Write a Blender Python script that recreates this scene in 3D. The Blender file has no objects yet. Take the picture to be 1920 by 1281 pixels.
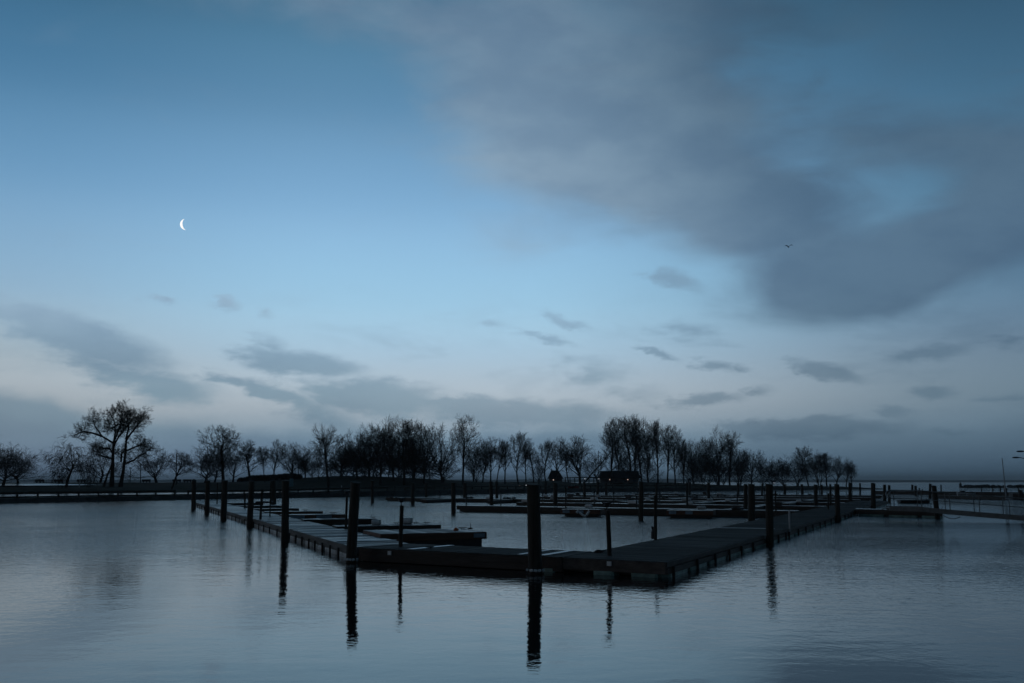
import bpy, math, random
from mathutils import Vector, Matrix, noise as mnoise
R = math.radians
scene = bpy.context.scene
C = scene.collection
# ------------------------------------------------------------------ camera
F = 1867.0; W0, H0 = 1920.0, 1281.0; HOR = 903.5; CAMZ = 2.5
PITCH = math.atan((HOR - H0/2) / F)
cam_d = bpy.data.cameras.new('camera'); cam = bpy.data.objects.new('camera', cam_d); C.objects.link(cam)
cam.location = (0, 0, CAMZ); cam.rotation_euler = (R(90) + PITCH, 0, 0)
cam_d.sensor_width = 36; cam_d.lens = 36 * F / W0; cam_d.clip_end = 30000; cam_d.clip_start = 0.1
scene.camera = cam
scene.view_settings.view_transform = 'Standard'; scene.view_settings.look = 'None'
scene.view_settings.exposure = 0.0; scene.view_settings.gamma = 1.0
cp, sp = math.cos(PITCH), math.sin(PITCH)

def ray(x, y):
    a = (x - W0/2) / F; b = -(y - H0/2) / F
    return Vector((a, cp - b*sp, sp + b*cp))
def P(x, y, z=0.0):
    d = ray(x, y); t = (z - CAMZ) / d.z
    return Vector((d.x*t, d.y*t, z))
def D(x, y, Y):
    d = ray(x, y); t = Y / d.y
    return Vector((d.x*t, Y, CAMZ + d.z*t))
def px_of(X, Y):
    # picture column of a ground point near the horizon
    return 960 + F * X / (Y * cp)
def azel(x, y):
    d = ray(x, y).normalized()
    return math.degrees(math.atan2(d.x, d.y)), math.degrees(math.asin(d.z))
def lin(h):
    h = h.lstrip('#'); o = []
    for i in (0, 2, 4):
        c = int(h[i:i+2], 16) / 255.0
        o.append(c/12.92 if c <= 0.04045 else ((c+0.055)/1.055)**2.4)
    return (o[0], o[1], o[2], 1.0)

# ------------------------------------------------------------------ sky (world)
SUN_EL, SUN_AZ = R(2.0), R(-75)
def build_world():
    w = bpy.data.worlds.new('World'); scene.world = w; w.use_nodes = True
    nt = w.node_tree; N = nt.nodes; L = nt.links
    for n in list(N): N.remove(n)
    def math_(op, a, b=None, c=None, clamp=False):
        n = N.new('ShaderNodeMath'); n.operation = op; n.use_clamp = clamp
        for i, v in enumerate((a, b, c)):
            if v is None: continue
            if isinstance(v, (int, float)): n.inputs[i].default_value = v
            else: L.new(v, n.inputs[i])
        return n.outputs[0]
    def mrange(v, a, b, c=0.0, d=1.0, smooth=True):
        n = N.new('ShaderNodeMapRange'); n.interpolation_type = 'SMOOTHSTEP' if smooth else 'LINEAR'
        L.new(v, n.inputs['Value'])
        for k, q in zip(('From Min', 'From Max', 'To Min', 'To Max'), (a, b, c, d)): n.inputs[k].default_value = q
        return n.outputs['Result']
    def ramp(v, stops):   # stops in degrees of elevation, -10..90
        n = N.new('ShaderNodeValToRGB'); cr = n.color_ramp; cr.interpolation = 'CARDINAL'
        L.new(math_('DIVIDE', math_('ADD', v, 10.0), 60.0, clamp=True), n.inputs[0])
        els = cr.elements
        while len(els) < len(stops): els.new(0.5)
        for e, (p, c) in zip(els, stops):
            e.position = (p + 10) / 60.0; e.color = lin(c)
        return n.outputs[0]
    def mix(f, a, b, mode='MIX'):
        n = N.new('ShaderNodeMix'); n.data_type = 'RGBA'; n.blend_type = mode
        for s, v in ((0, f), (6, a), (7, b)):
            if isinstance(v, (int, float)): n.inputs[s].default_value = v
            elif isinstance(v, tuple): n.inputs[s].default_value = v
            else: L.new(v, n.inputs[s])
        return n.outputs[2]
    tc = N.new('ShaderNodeTexCoord')
    sep = N.new('ShaderNodeSeparateXYZ'); L.new(tc.outputs['Generated'], sep.inputs[0])
    az = math_('MULTIPLY', math_('ARCTAN2', sep.outputs[0], sep.outputs[1]), 57.29578)
    el = math_('MULTIPLY', math_('ARCSINE', math_('MAXIMUM', math_('MINIMUM', sep.outputs[2], 1.0), -1.0)), 57.29578)
    elp = math_('ABSOLUTE', el)
    left = ramp(elp, [(0, '#6888a1'), (2.5, '#839eb3'), (4.5, '#aebdca'), (7, '#abc7dc'), (10, '#9fcae6'), (15, '#86b4d9'), (20, '#6694b9'), (25, '#4b7a9a'), (32, '#2d5872'), (48, '#16303f')])
    farl = ramp(elp, [(0, '#637b92'), (3, '#8a9aa8'), (5, '#a7b4bf'), (7, '#9fb3c2'), (10, '#8fb1cc'), (15, '#729fc4'), (20, '#5182a8'), (25, '#376789'), (32, '#224860'), (48, '#12262f')])
    right = ramp(elp, [(0, '#3d5a71'), (2.5, '#5b778d'), (5, '#6c8497'), (8, '#648099'), (11, '#5c829f'), (15, '#507b99'), (20, '#416b89'), (25, '#305570'), (32, '#1e4058'), (48, '#10222e')])
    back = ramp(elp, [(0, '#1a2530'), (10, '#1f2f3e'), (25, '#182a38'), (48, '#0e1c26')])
    sky = mix(mrange(az, -9, -31), left, farl)
    sky = mix(mrange(az, -1.0, 30), sky, right)
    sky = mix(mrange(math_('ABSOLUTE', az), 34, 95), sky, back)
    # clouds
    comb = N.new('ShaderNodeCombineXYZ'); L.new(az, comb.inputs[0]); L.new(el, comb.inputs[1])
    sc = N.new('ShaderNodeVectorMath'); sc.operation = 'MULTIPLY'; L.new(comb.outputs[0], sc.inputs[0]); sc.inputs[1].default_value = (0.55, 1.0, 1.0)
    def noise(scale, detail, rough, dist=0.0, vec=None):
        n = N.new('ShaderNodeTexNoise'); n.inputs['Scale'].default_value = scale; n.inputs['Detail'].default_value = detail
        n.inputs['Roughness'].default_value = rough; n.inputs['Distortion'].default_value = dist
        L.new(vec if vec is not None else sc.outputs[0], n.inputs['Vector']); return n
    def warp(src, n, amp):
        s = N.new('ShaderNodeVectorMath'); s.operation = 'SUBTRACT'; L.new(n.outputs['Color'], s.inputs[0]); s.inputs[1].default_value = (.5, .5, .5)
        m = N.new('ShaderNodeVectorMath'); m.operation = 'MULTIPLY'; L.new(s.outputs[0], m.inputs[0]); m.inputs[1].default_value = (amp[0], amp[1], 0)
        a = N.new('ShaderNodeVectorMath'); a.operation = 'ADD'; L.new(src, a.inputs[0]); L.new(m.outputs[0], a.inputs[1]); return a.outputs[0]
    def streak(rot, sx, sy):
        m = N.new('ShaderNodeMapping'); L.new(comb.outputs[0], m.inputs[0]); m.inputs['Rotation'].default_value = (0, 0, R(rot)); m.inputs['Scale'].default_value = (sx, sy, 1)
        return m.outputs[0]
    wl = warp(comb.outputs[0], noise(0.16, 4, 0.5), (4.0, 2.6))      # large soft warp for the big cloud
    sv = streak(14, .38, 1.0)
    ws = warp(comb.outputs[0], noise(1.3, 7, 0.66, vec=sv), (2.6, 1.2))   # ragged streaky warp
    DEG = 0.0302
    def layer(vec, blobs, op, rs):
        tot = None
        for (x, y, rx, ry, rot, s) in blobs:
            a, e = azel(x, y)
            m = N.new('ShaderNodeMapping'); m.vector_type = 'TEXTURE'; L.new(vec, m.inputs['Vector'])
            m.inputs['Location'].default_value = (a, e, 0); m.inputs['Rotation'].default_value = (0, 0, R(-rot))
            m.inputs['Scale'].default_value = (rx*DEG*rs, ry*DEG*rs, 1)
            g = N.new('ShaderNodeTexGradient'); g.gradient_type = 'SPHERICAL'; L.new(m.outputs[0], g.inputs[0])
            v = math_('MULTIPLY', g.outputs['Fac'], s)
            tot = v if tot is None else math_(op, tot, v)
        return tot
    big = layer(wl, [(1030, 60, 300, 330, 0, 1.05), (1130, 260, 330, 170, 22, .9), (1340, 330, 290, 140, 32, .9), (1520, 430, 260, 95, 22, .8),
                     (1530, 545, 200, 72, -4, 1.15), (1740, 470, 280, 80, -20, .95), (1930, 420, 220, 130, -18, .9), (600, -5, 260, 62, 4, .8), (1330, 90, 200, 170, 20, .6),
                     (1680, 255, 260, 60, 18, .6), (1620, 290, 200, 120, 10, .38), (1440, 0, 240, 70, 10, .5), (955, 463, 130, 50, 0, .42), (1700, 100, 260, 40, 25, .28), (1880, 280, 140, 90, 30, .5)], 'ADD', 1.3)
    smb = layer(ws, [(165, 640, 150, 40, 17, 1.1), (50, 598, 130, 20, 12, .8), (300, 722, 110, 30, 8, .95), (190, 690, 110, 26, 16, .7),
                    (302, 563, 26, 11, 10, .8), (425, 567, 28, 17, 20, .8), (497, 583, 24, 12, 30, .55), (262, 568, 10, 20, 10, .35),
                    (556, 680, 125, 22, 6, 1.05), (512, 650, 55, 22, 30, .6), (430, 713, 60, 12, 8, .9), (520, 738, 105, 17, 18, .95),
                    (700, 745, 150, 34, 5, 1.1), (960, 775, 220, 26, 2, 1.05), (860, 757, 170, 16, 1, .95), (610, 782, 110, 34, 20, .75), (740, 715, 90, 10, 2, .5),
                    (1267, 527, 55, 22, 20, .85), (1060, 602, 55, 11, 20, .85), (1025, 633, 60, 11, 12, .85), (925, 608, 35, 12, 8, .5), (1290, 620, 85, 22, 10, .6),
                    (1232, 664, 45, 8, 18, .9), (1340, 685, 45, 12, 10, .85), (1390, 690, 25, 9, 10, .6), (1110, 700, 100, 40, 8, .6), (1545, 694, 66, 15, 14, 1.05), (1740, 662, 80, 16, -5, .85),
                    (1890, 642, 40, 12, -5, .75), (1750, 735, 42, 12, 2, .8), (1320, 752, 75, 15, -4, .95), (1420, 735, 40, 12, 0, .6), (1670, 772, 48, 14, 5, .7), (1890, 745, 60, 9, 2, .6),
                    (1510, 803, 170, 20, -1, 1.1), (1180, 735, 80, 30, 5, .55), (1780, 812, 60, 9, 2, .6)], 'MAXIMUM', 1.6)
    nsm = noise(1.3, 7, .62, vec=sv)
    bst = noise(0.38, 7, 0.58, .6, vec=streak(24, .32, 1))
    big = mrange(math_('ADD', big, math_('MULTIPLY', math_('SUBTRACT', bst.outputs['Fac'], .5), 1.0)), 0.0, 1.0)
    fld = noise(0.34, 8, .63, .4, vec=streak(11, .26, 1.0))
    fld = math_('MULTIPLY', mrange(fld.outputs['Fac'], .50, .70), math_('MULTIPLY', mrange(el, 2.0, 4.2), mrange(el, 7.5, 12.0, 1.0, 0.0)))
    wsp = noise(0.30, 7, .6, .5, vec=streak(28, .3, 1.0))
    wsp = math_('MULTIPLY', mrange(wsp.outputs['Fac'], .50, .72), math_('MULTIPLY', mrange(el, 16, 22), mrange(az, -14, 2)))
    sm = math_('MULTIPLY', mrange(math_('ADD', smb, math_('MULTIPLY', math_('SUBTRACT', nsm.outputs['Fac'], .5), .9)), 0.16, 0.72), mrange(smb, 0.02, .25))
    # low bank: its top wavers with azimuth
    bn = N.new('ShaderNodeTexNoise'); bn.noise_dimensions = '1D'; bn.inputs['Scale'].default_value = .13; bn.inputs['Detail'].default_value = 3; L.new(math_('ADD', az, 31.0), bn.inputs['W'])
    btop = math_('ADD', 3.1, math_('MULTIPLY', math_('SUBTRACT', bn.outputs['Fac'], .5), 2.4))
    btop = math_('ADD', btop, math_('MULTIPLY', mrange(az, -19, -27), 1.5))
    bsoft = math_('SUBTRACT', btop, math_('ADD', el, math_('MULTIPLY', math_('SUBTRACT', nsm.outputs['Fac'], .5), .9)))
    bank = math_('MULTIPLY', mrange(bsoft, -.25, .85), mrange(az, 4, 12, .85, .35))
    cll = ramp(elp, [(0, '#6585a5'), (3, '#66879f'), (6, '#6f90a8'), (10, '#8aa6c0'), (15, '#89a1b6'), (22, '#7690a7'), (28, '#657e95'), (48, '#22333f')])
    clr = ramp(elp, [(0, '#37556d'), (3, '#47657c'), (6, '#4e6c83'), (10, '#4c6882'), (15, '#4d6881'), (22, '#435e74'), (28, '#304c62'), (48, '#16232c')])
    cc = mix(mrange(az, -2, 19), cll, clr)
    tone = noise(0.22, 5, .55, vec=streak(18, .5, 1))
    cc = mix(mrange(tone.outputs['Fac'], .35, .65), mix(1.0, cc, (.84, .86, .90, 1), 'MULTIPLY'), mix(1.0, cc, (1.14, 1.10, 1.07, 1), 'MULTIPLY'))
    sky = mix(math_('MULTIPLY', bank, .85), sky, cc)
    sky = mix(math_('MULTIPLY', fld, .30), sky, cc)
    sky = mix(math_('MULTIPLY', wsp, .5), sky, cc)
    sky = mix(math_('MULTIPLY', big, .86), sky, cc)
    sky = mix(math_('MULTIPLY', sm, mrange(az, -14, 2, .74, .56)), sky, cc)
    ns = N.new('ShaderNodeTexSky'); ns.sky_type = 'NISHITA'; ns.sun_disc = False; ns.sun_elevation = SUN_EL; ns.sun_rotation = SUN_AZ
    sky = mix(0.012, sky, ns.outputs[0])
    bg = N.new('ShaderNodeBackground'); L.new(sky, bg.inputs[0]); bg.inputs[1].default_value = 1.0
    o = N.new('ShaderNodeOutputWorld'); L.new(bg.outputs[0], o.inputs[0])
build_world()
sd = bpy.data.lights.new('sun', 'SUN'); sd.energy = 0.04; sd.angle = R(25); sd.color = (1, .9, .85)
so = bpy.data.objects.new('sun', sd); C.objects.link(so)
so.rotation_euler = (R(80), 0, R(-90) + R(15)); so.location = (-50, 40, 60)

# ------------------------------------------------------------------ materials
def mat(name, col, rough=.7, spec=.5, noise_amt=.35, nscale=3.0, stretch=(1, 1, 1), bump=0.0, metallic=0.0, rvar=0.0, emit=None, estr=0.0, col2=None, bscale=None):
    m = bpy.data.materials.new(name); m.use_nodes = True; nt = m.node_tree; N = nt.nodes; L = nt.links
    b = N['Principled BSDF']; b.inputs['Roughness'].default_value = rough; b.inputs['Metallic'].default_value = metallic
    b.inputs['Specular IOR Level'].default_value = spec
    tc = N.new('ShaderNodeTexCoord'); mp = N.new('ShaderNodeMapping'); L.new(tc.outputs['Object'], mp.inputs[0]); mp.inputs['Scale'].default_value = stretch
    n = N.new('ShaderNodeTexNoise'); n.inputs['Scale'].default_value = nscale; n.inputs['Detail'].default_value = 6; n.inputs['Roughness'].default_value = .6
    L.new(mp.outputs[0], n.inputs['Vector'])
    cr = N.new('ShaderNodeValToRGB'); L.new(n.outputs['Fac'], cr.inputs[0])
    c2 = col2 or tuple(min(1, c*(1+noise_amt)) for c in col)
    cr.color_ramp.elements[0].position = .3; cr.color_ramp.elements[1].position = .7
    cr.color_ramp.elements[0].color = tuple(c*(1-noise_amt) for c in col) + (1,); cr.color_ramp.elements[1].color = c2 + (1,)
    L.new(cr.outputs[0], b.inputs['Base Color'])
    if rvar:
        mr = N.new('ShaderNodeMapRange'); L.new(n.outputs['Fac'], mr.inputs['Value']); mr.inputs['From Min'].default_value = .3; mr.inputs['From Max'].default_value = .7
        mr.inputs['To Min'].default_value = max(.05, rough-rvar); mr.inputs['To Max'].default_value = min(1, rough+rvar); L.new(mr.outputs[0], b.inputs['Roughness'])
    if bump:
        n2 = N.new('ShaderNodeTexNoise'); n2.inputs['Scale'].default_value = bscale or nscale*4; n2.inputs['Detail'].default_value = 5; L.new(mp.outputs[0], n2.inputs['Vector'])
        bp = N.new('ShaderNodeBump'); bp.inputs['Strength'].default_value = bump; bp.inputs['Distance'].default_value = .02
        L.new(n2.outputs['Fac'], bp.inputs['Height']); L.new(bp.outputs[0], b.inputs['Normal'])
    if emit:
        b.inputs['Emission Color'].default_value = emit + (1,); b.inputs['Emission Strength'].default_value = estr
    return m
M = {}
M['pile'] = mat('pile_wood', (.040, .037, .031), .75, .35, .6, 3, (3, 3, .25), .9)
M['bark'] = mat('bark', (.030, .026, .023), .9, .2, .3, 2)
M['twig'] = mat('twigs', (.026, .021, .020), .9, .2, .3, 2)
M['deck'] = mat('deck_boards', (.046, .046, .048), .48, .42, .55, 1.5, (1.0, .05, 1), .2, rvar=.34, bscale=9)
M['deck_dry'] = mat('deck_boards_dry', (.019, .018, .018), .80, .20, .45, 1.2, (.6, .12, 1), .25, rvar=.12, bscale=9)
M['deck_far'] = mat('deck_boards_far', (.06, .058, .06), .38, .5, .5, .6, (.6, .3, 1), .2, rvar=.2)
M['fascia'] = mat('side_boards', (.042, .037, .034), .65, .4, .5, 2.5, (.3, 1, 2.5), .5)
M['grey_board'] = mat('grey_side_boards', (.12, .12, .115), .7, .35, .4, 2.5, (.3, 1, 2.5), .5)
M['worn_board'] = mat('worn_side_boards', (.095, .082, .076), .65, .4, .5, 2.5, (.3, 1, 2.5), .5)
M['brown'] = mat('brown_boards', (.13, .066, .044), .7, .4, .4, 2.5, (.3, 1, 2.5), .4)
M['float'] = mat('float_plastic', (.12, .27, .26), .5, .5, .45, 2.5, (1, 1, 2), .2, col2=(.28, .46, .44))
M['pale_float'] = mat('pale_float', (.45, .49, .51), .5, .5, .4, 2.5, (1, 1, 2), .2)
M['white'] = mat('white_plastic', (.8, .82, .84), .45, .5, .15, 3)
M['blue'] = mat('pale_blue_pad', (.22, .30, .38), .5, .5, .2, 3)
M['cyan'] = mat('pale_blue_paint', (.11, .22, .27), .5, .5, .15, 1)
M['metal'] = mat('galvanised_metal', (.30, .33, .36), .4, .5, .2, 4, metallic=.7)
M['gmetal'] = mat('weathered_aluminium', (.17, .19, .20), .6, .4, .3, 4, metallic=.2)
M['dmetal'] = mat('dark_metal', (.04, .045, .05), .5, .5, .2, 4, metallic=.4)
M['orange'] = mat('orange_plastic', (.5, .12, .04), .5, .5, .2, 3)
M['grass'] = mat('winter_grass', (.030, .034, .018), .95, .1, .4, .12, (1, 1, 1), 0, col2=(.050, .044, .030))
M['rock'] = mat('rock_edge', (.045, .044, .044), .85, .3, .5, .8, (1, 1, 1), .8)
M['wet'] = mat('wet_path', (.05, .05, .05), .12, .6, .3, .15, (1, 1, 1), 0, rvar=.06)
M['damp'] = mat('damp_road', (.05, .05, .05), .3, .5, .3, .15, rvar=.08)
M['roof'] = mat('shingle_roof', (.022, .022, .024), .85, .3, .3, 2)
M['wall'] = mat('building_wall', (.10, .10, .10), .8, .3, .3, 1)
M['glow'] = mat('lit_lamp', (.8, .7, .6), emit=(1, .72, .62), estr=.6)
M['glowc'] = mat('lit_lamp_cool', (.8, .8, .8), emit=(.85, .9, 1), estr=.55)
M['hull'] = mat('dark_hull', (.02, .025, .035), .4, .5, .3, 2)
M['red'] = mat('red_paint', (.25, .03, .03), .5, .5, .2, 2)
M['hill'] = mat('far_land', (.06, .08, .095), .95, .0, .3, .004)
M['bird'] = mat('gull_feathers', (.05, .055, .06), .8, .2, .2, 8)
M['moon'] = mat('moonlit', (.8, .8, .8), emit=(1, .97, .93), estr=1.1)
M['bird2'] = M['bird']

# ------------------------------------------------------------------ mesh helpers
class MB:
    def __init__(s, o=(0, 0, 0), rz=0.0):
        s.v = []; s.f = []; s.inv = (Matrix.Translation(Vector(o)) @ Matrix.Rotation(rz, 4, 'Z')).inverted()
    def add(s, vs, fs):
        b = len(s.v); s.v += [tuple(s.inv @ Vector(q)) for q in vs]; s.f += [tuple(i+b for i in f) for f in fs]
    def hexa(s, bot, top):   # 4 bottom, 4 top, ccw
        s.add(list(bot)+list(top), [(3, 2, 1, 0), (4, 5, 6, 7), (0, 1, 5, 4), (1, 2, 6, 5), (2, 3, 7, 6), (3, 0, 4, 7)])
    def prism(s, quad, z0, z1):
        q = [(p[0], p[1]) for p in quad]
        a = sum(q[i][0]*q[(i+1) % 4][1]-q[(i+1) % 4][0]*q[i][1] for i in range(4))
        if a < 0: q.reverse()
        s.hexa([(x, y, z0) for x, y in q], [(x, y, z1) for x, y in q])
    def box(s, c, sz, rz=0.0):
        m = Matrix.Rotation(rz, 3, 'Z'); c = Vector(c); x, y, z = sz[0]/2, sz[1]/2, sz[2]/2
        cs = [(-x, -y), (x, -y), (x, y), (-x, y)]
        s.hexa([c + m @ Vector((a, b, -z)) for a, b in cs], [c + m @ Vector((a, b, z)) for a, b in cs])
    def rbox(s, c, sz, rz=0.0, r=.05):   # box with chamfered long edges (along local x)
        m = Matrix.Rotation(rz, 3, 'Z'); c = Vector(c); x, y, z = sz[0]/2, sz[1]/2, sz[2]/2
        pr = [(-y+r, -z), (y-r, -z), (y-r*.3, -z+r*.3), (y, -z+r), (y, z-r), (y-r*.3, z-r*.3), (y-r, z), (-y+r, z), (-y+r*.3, z-r*.3), (-y, z-r), (-y, -z+r), (-y+r*.3, -z+r*.3)]
        k = len(pr); rings = []
        for xx, sc in ((-x, .82), (-x+r, 1), (x-r, 1), (x, .82)):
            rings += [c + m @ Vector((xx, a*sc, b*sc)) for a, b in pr]
        fs = [tuple(range(k-1, -1, -1)), tuple(range(3*k, 4*k))]
        for j in range(3):
            for i in range(k): fs.append((j*k+i, j*k+(i+1) % k, (j+1)*k+(i+1) % k, (j+1)*k+i))
        s.add(rings, fs)
    def tube(s, pts, rs, n=8, cap=True, jit=0, slant=0):
        pts = [Vector(p) for p in pts]; vs = []; fs = []
        for i, p in enumerate(pts):
            d = (pts[min(i+1, len(pts)-1)] - pts[max(i-1, 0)]).normalized()
            u = d.cross(Vector((0, 1, 0) if abs(d.y) < .9 else (1, 0, 0))).normalized(); w = d.cross(u)
            for k in range(n):
                a = 2*math.pi*k/n; r = rs[i]
                if jit: r *= 1 + jit*(mnoise.noise(Vector((math.cos(a)*1.3, math.sin(a)*1.3, p.z*.5 + p.x)))*1.0)
                q = p + (u*math.cos(a) + w*math.sin(a))*r
                if slant and i == len(pts)-1: q = q + d*slant*math.cos(a+1.0)
                vs.append(q)
        for i in range(len(pts)-1):
            for k in range(n): fs.append((i*n+k, i*n+(k+1) % n, (i+1)*n+(k+1) % n, (i+1)*n+k))
        if cap: fs += [tuple(range(n-1, -1, -1)), tuple(range((len(pts)-1)*n, len(pts)*n))]
        s.add(vs, fs)
    def ball(s, c, r, nu=8, nv=6, sc=(1, 1, 1)):
        c = Vector(c); vs = [c+Vector((0, 0, r*sc[2]))]; fs = []
        for j in range(1, nv):
            t = math.pi*j/nv
            for i in range(nu): a = 2*math.pi*i/nu; vs.append(c+Vector((r*sc[0]*math.sin(t)*math.cos(a), r*sc[1]*math.sin(t)*math.sin(a), r*sc[2]*math.cos(t))))
        vs.append(c-Vector((0, 0, r*sc[2]))); e = len(vs)-1
        for i in range(nu):
            k = (i+1) % nu; fs.append((0, 1+i, 1+k)); fs.append((e, e-nu+k, e-nu+i))
            for j in range(nv-2): fs.append((1+j*nu+i, 1+(j+1)*nu+i, 1+(j+1)*nu+k, 1+j*nu+k))
        s.add(vs, fs)
    def build(s, name, m, parent=None, loc=(0, 0, 0), smooth=False):
        me = bpy.data.meshes.new(name); me.from_pydata(s.v, [], s.f); me.update()
        if m: me.materials.append(m)
        if smooth: me.polygons.foreach_set('use_smooth', [True]*len(me.polygons))
        o = bpy.data.objects.new(name, me); C.objects.link(o); o.location = loc
        if parent: o.parent = parent
        return o
def tag(o, label=None, cat=None, group=None, kind=None):
    if label: o['label'] = label
    if cat: o['category'] = cat
    if group: o['group'] = group
    if kind: o['kind'] = kind
    return o
def thing(name, loc, rz=0.0, label=None, cat=None, group=None):
    o = bpy.data.objects.new(name, None); C.objects.link(o); o.location = loc; o.rotation_euler = (0, 0, rz); o.empty_display_size = .2
    return tag(o, label, cat, group)
def lerp(a, b, t): return a + (b-a)*t
def interp(tab, x):
    if x <= tab[0][0]: return tab[0][1]
    for (a, b), (c, d) in zip(tab, tab[1:]):
        if x <= c: return lerp(b, d, (x-a)/(c-a))
    return tab[-1][1]

# ------------------------------------------------------------------ water
def build_water():
    m = bpy.data.materials.new('harbour_water'); m.use_nodes = True; nt = m.node_tree; N = nt.nodes; L = nt.links
    b = N['Principled BSDF']; b.inputs['Base Color'].default_value = (.006, .011, .015, 1); b.inputs['IOR'].default_value = 1.30
    b.inputs['Roughness'].default_value = .03; b.inputs['Specular IOR Level'].default_value = .5
    tc = N.new('ShaderNodeTexCoord')
    def nz(scale, sx, sy, det, rot=0, rough=.55, dist=0):
        mp = N.new('ShaderNodeMapping'); L.new(tc.outputs['Object'], mp.inputs[0]); mp.inputs['Scale'].default_value = (sx, sy, 1); mp.inputs['Rotation'].default_value = (0, 0, R(rot))
        n = N.new('ShaderNodeTexNoise'); n.inputs['Scale'].default_value = scale; n.inputs['Detail'].default_value = det; n.inputs['Roughness'].default_value = rough
        n.inputs['Distortion'].default_value = dist
        L.new(mp.outputs[0], n.inputs['Vector']); return n.outputs['Fac']
    def mt(op, a, bb):
        n = N.new('ShaderNodeMath'); n.operation = op
        for i, v in enumerate((a, bb)):
            if isinstance(v, (int, float)): n.inputs[i].default_value = v
            else: L.new(v, n.inputs[i])
        return n.outputs[0]
    rip = nz(2.6, 1.0, 1.0, 3, 12, .55, .6)
    fine = nz(8.0, 1.0, 1.0, 2, -20)
    swell = nz(.8, .5, 1.0, 2, 5)
    wind = nz(.05, 1, 1.3, 3, 30)
    sx = N.new('ShaderNodeSeparateXYZ'); L.new(tc.outputs['Object'], sx.inputs[0])
    side = N.new('ShaderNodeMapRange'); side.interpolation_type = 'SMOOTHSTEP'; L.new(sx.outputs[0], side.inputs[0])
    side.inputs['From Min'].default_value = -6; side.inputs['From Max'].default_value = 22; side.inputs['To Min'].default_value = .6; side.inputs['To Max'].default_value = 2.3
    wm = N.new('ShaderNodeMapRange'); wm.interpolation_type = 'SMOOTHSTEP'; L.new(wind, wm.inputs[0])
    wm.inputs['From Min'].default_value = .38; wm.inputs['From Max'].default_value = .62; wm.inputs['To Min'].default_value = .55; wm.inputs['To Max'].default_value = 1.25
    near = N.new('ShaderNodeMapRange'); near.interpolation_type = 'SMOOTHSTEP'; L.new(sx.outputs[1], near.inputs[0])
    near.inputs['From Min'].default_value = 14; near.inputs['From Max'].default_value = 66; near.inputs['To Min'].default_value = .15; near.inputs['To Max'].default_value = 4.6
    amp = mt('MULTIPLY', mt('MULTIPLY', side.outputs[0], wm.outputs[0]), near.outputs[0])
    h = mt('ADD', mt('MULTIPLY', rip, mt('MULTIPLY', amp, 1.0)), mt('MULTIPLY', swell, .35))
    h = mt('ADD', h, mt('MULTIPLY', fine, mt('MULTIPLY', amp, .38)))
    bp = N.new('ShaderNodeBump'); bp.inputs['Strength'].default_value = 1.0; bp.inputs['Distance'].default_value = .022
    L.new(h, bp.inputs['Height']); L.new(bp.outputs[0], b.inputs['Normal'])
    w = MB(); S = 12000
    w.add([(-S, -60, 0), (S, -60, 0), (S, S, 0), (-S, S, 0)], [(0, 1, 2, 3)])
    tag(w.build('water', m), kind='structure')
build_water()

def build_haze():
    m = bpy.data.materials.new('haze_air'); m.use_nodes = True; nt = m.node_tree
    for n in list(nt.nodes):
        if n.type != 'OUTPUT_MATERIAL': nt.nodes.remove(n)
    v = nt.nodes.new('ShaderNodeVolumePrincipled'); v.inputs['Color'].default_value = (.88, .95, 1.0, 1); v.inputs['Density'].default_value = .00017
    nt.links.new(v.outputs[0], [n for n in nt.nodes if n.type == 'OUTPUT_MATERIAL'][0].inputs['Volume'])
    b = MB(); b.prism([(-12500, -150), (12500, -150), (12500, 12500), (-12500, 12500)], -2.0, 60.0)
    tag(b.build('haze', m), kind='stuff')
build_haze()
# ------------------------------------------------------------------ land
SHORE = [(-500, 92), (0, 116), (350, 141), (560, 158), (740, 176), (900, 205), (1100, 245), (1300, 266), (1450, 295), (1550, 320), (1660, 345)]
CREST = [(-500, 905.5), (0, 905.3), (420, 904.5), (520, 901), (570, 896), (640, 892.5), (720, 894), (830, 899.5), (930, 904.5), (1000, 903), (1040, 902), (1085, 906), (1125, 905), (1205, 904), (1270, 905), (1340, 909), (1420, 911), (1530, 911), (1600, 913), (1660, 916)]
DEPTH = [(-500, 140), (400, 120), (800, 100), (1200, 90), (1400, 60), (1550, 30), (1620, 16), (1660, 6)]
EDGE = [(-500, .6), (450, .6), (740, .95), (1200, .95), (1500, .8), (1660, .2)]
def land_h(xp, Y):
    ys = interp(SHORE, xp); dp = interp(DEPTH, xp); t = Y - ys
    e = interp(EDGE, xp); yc = ys + dp*.6; zc = CAMZ - (interp(CREST, xp)-HOR)*yc/F
    zc = max(zc, e*.9)
    if t < 0: return -.5
    if t < 1.2: return lerp(-.5, e, t/1.2)
    if t < dp*.2: return e
    if t < dp*.6:
        u = (t-dp*.2)/(dp*.4); u = u*u*(3-2*u)*.6 + u*.4
        return lerp(e, zc, u)
    if t < dp: 
        u = (t-dp*.6)/(dp*.4); return lerp(zc, -.6, u**2.2)
    return -.6
def ground(xp, Y):
    X = (xp-960)/F*Y*cp
    return Vector((X, Y, land_h(xp, Y)))
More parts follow.
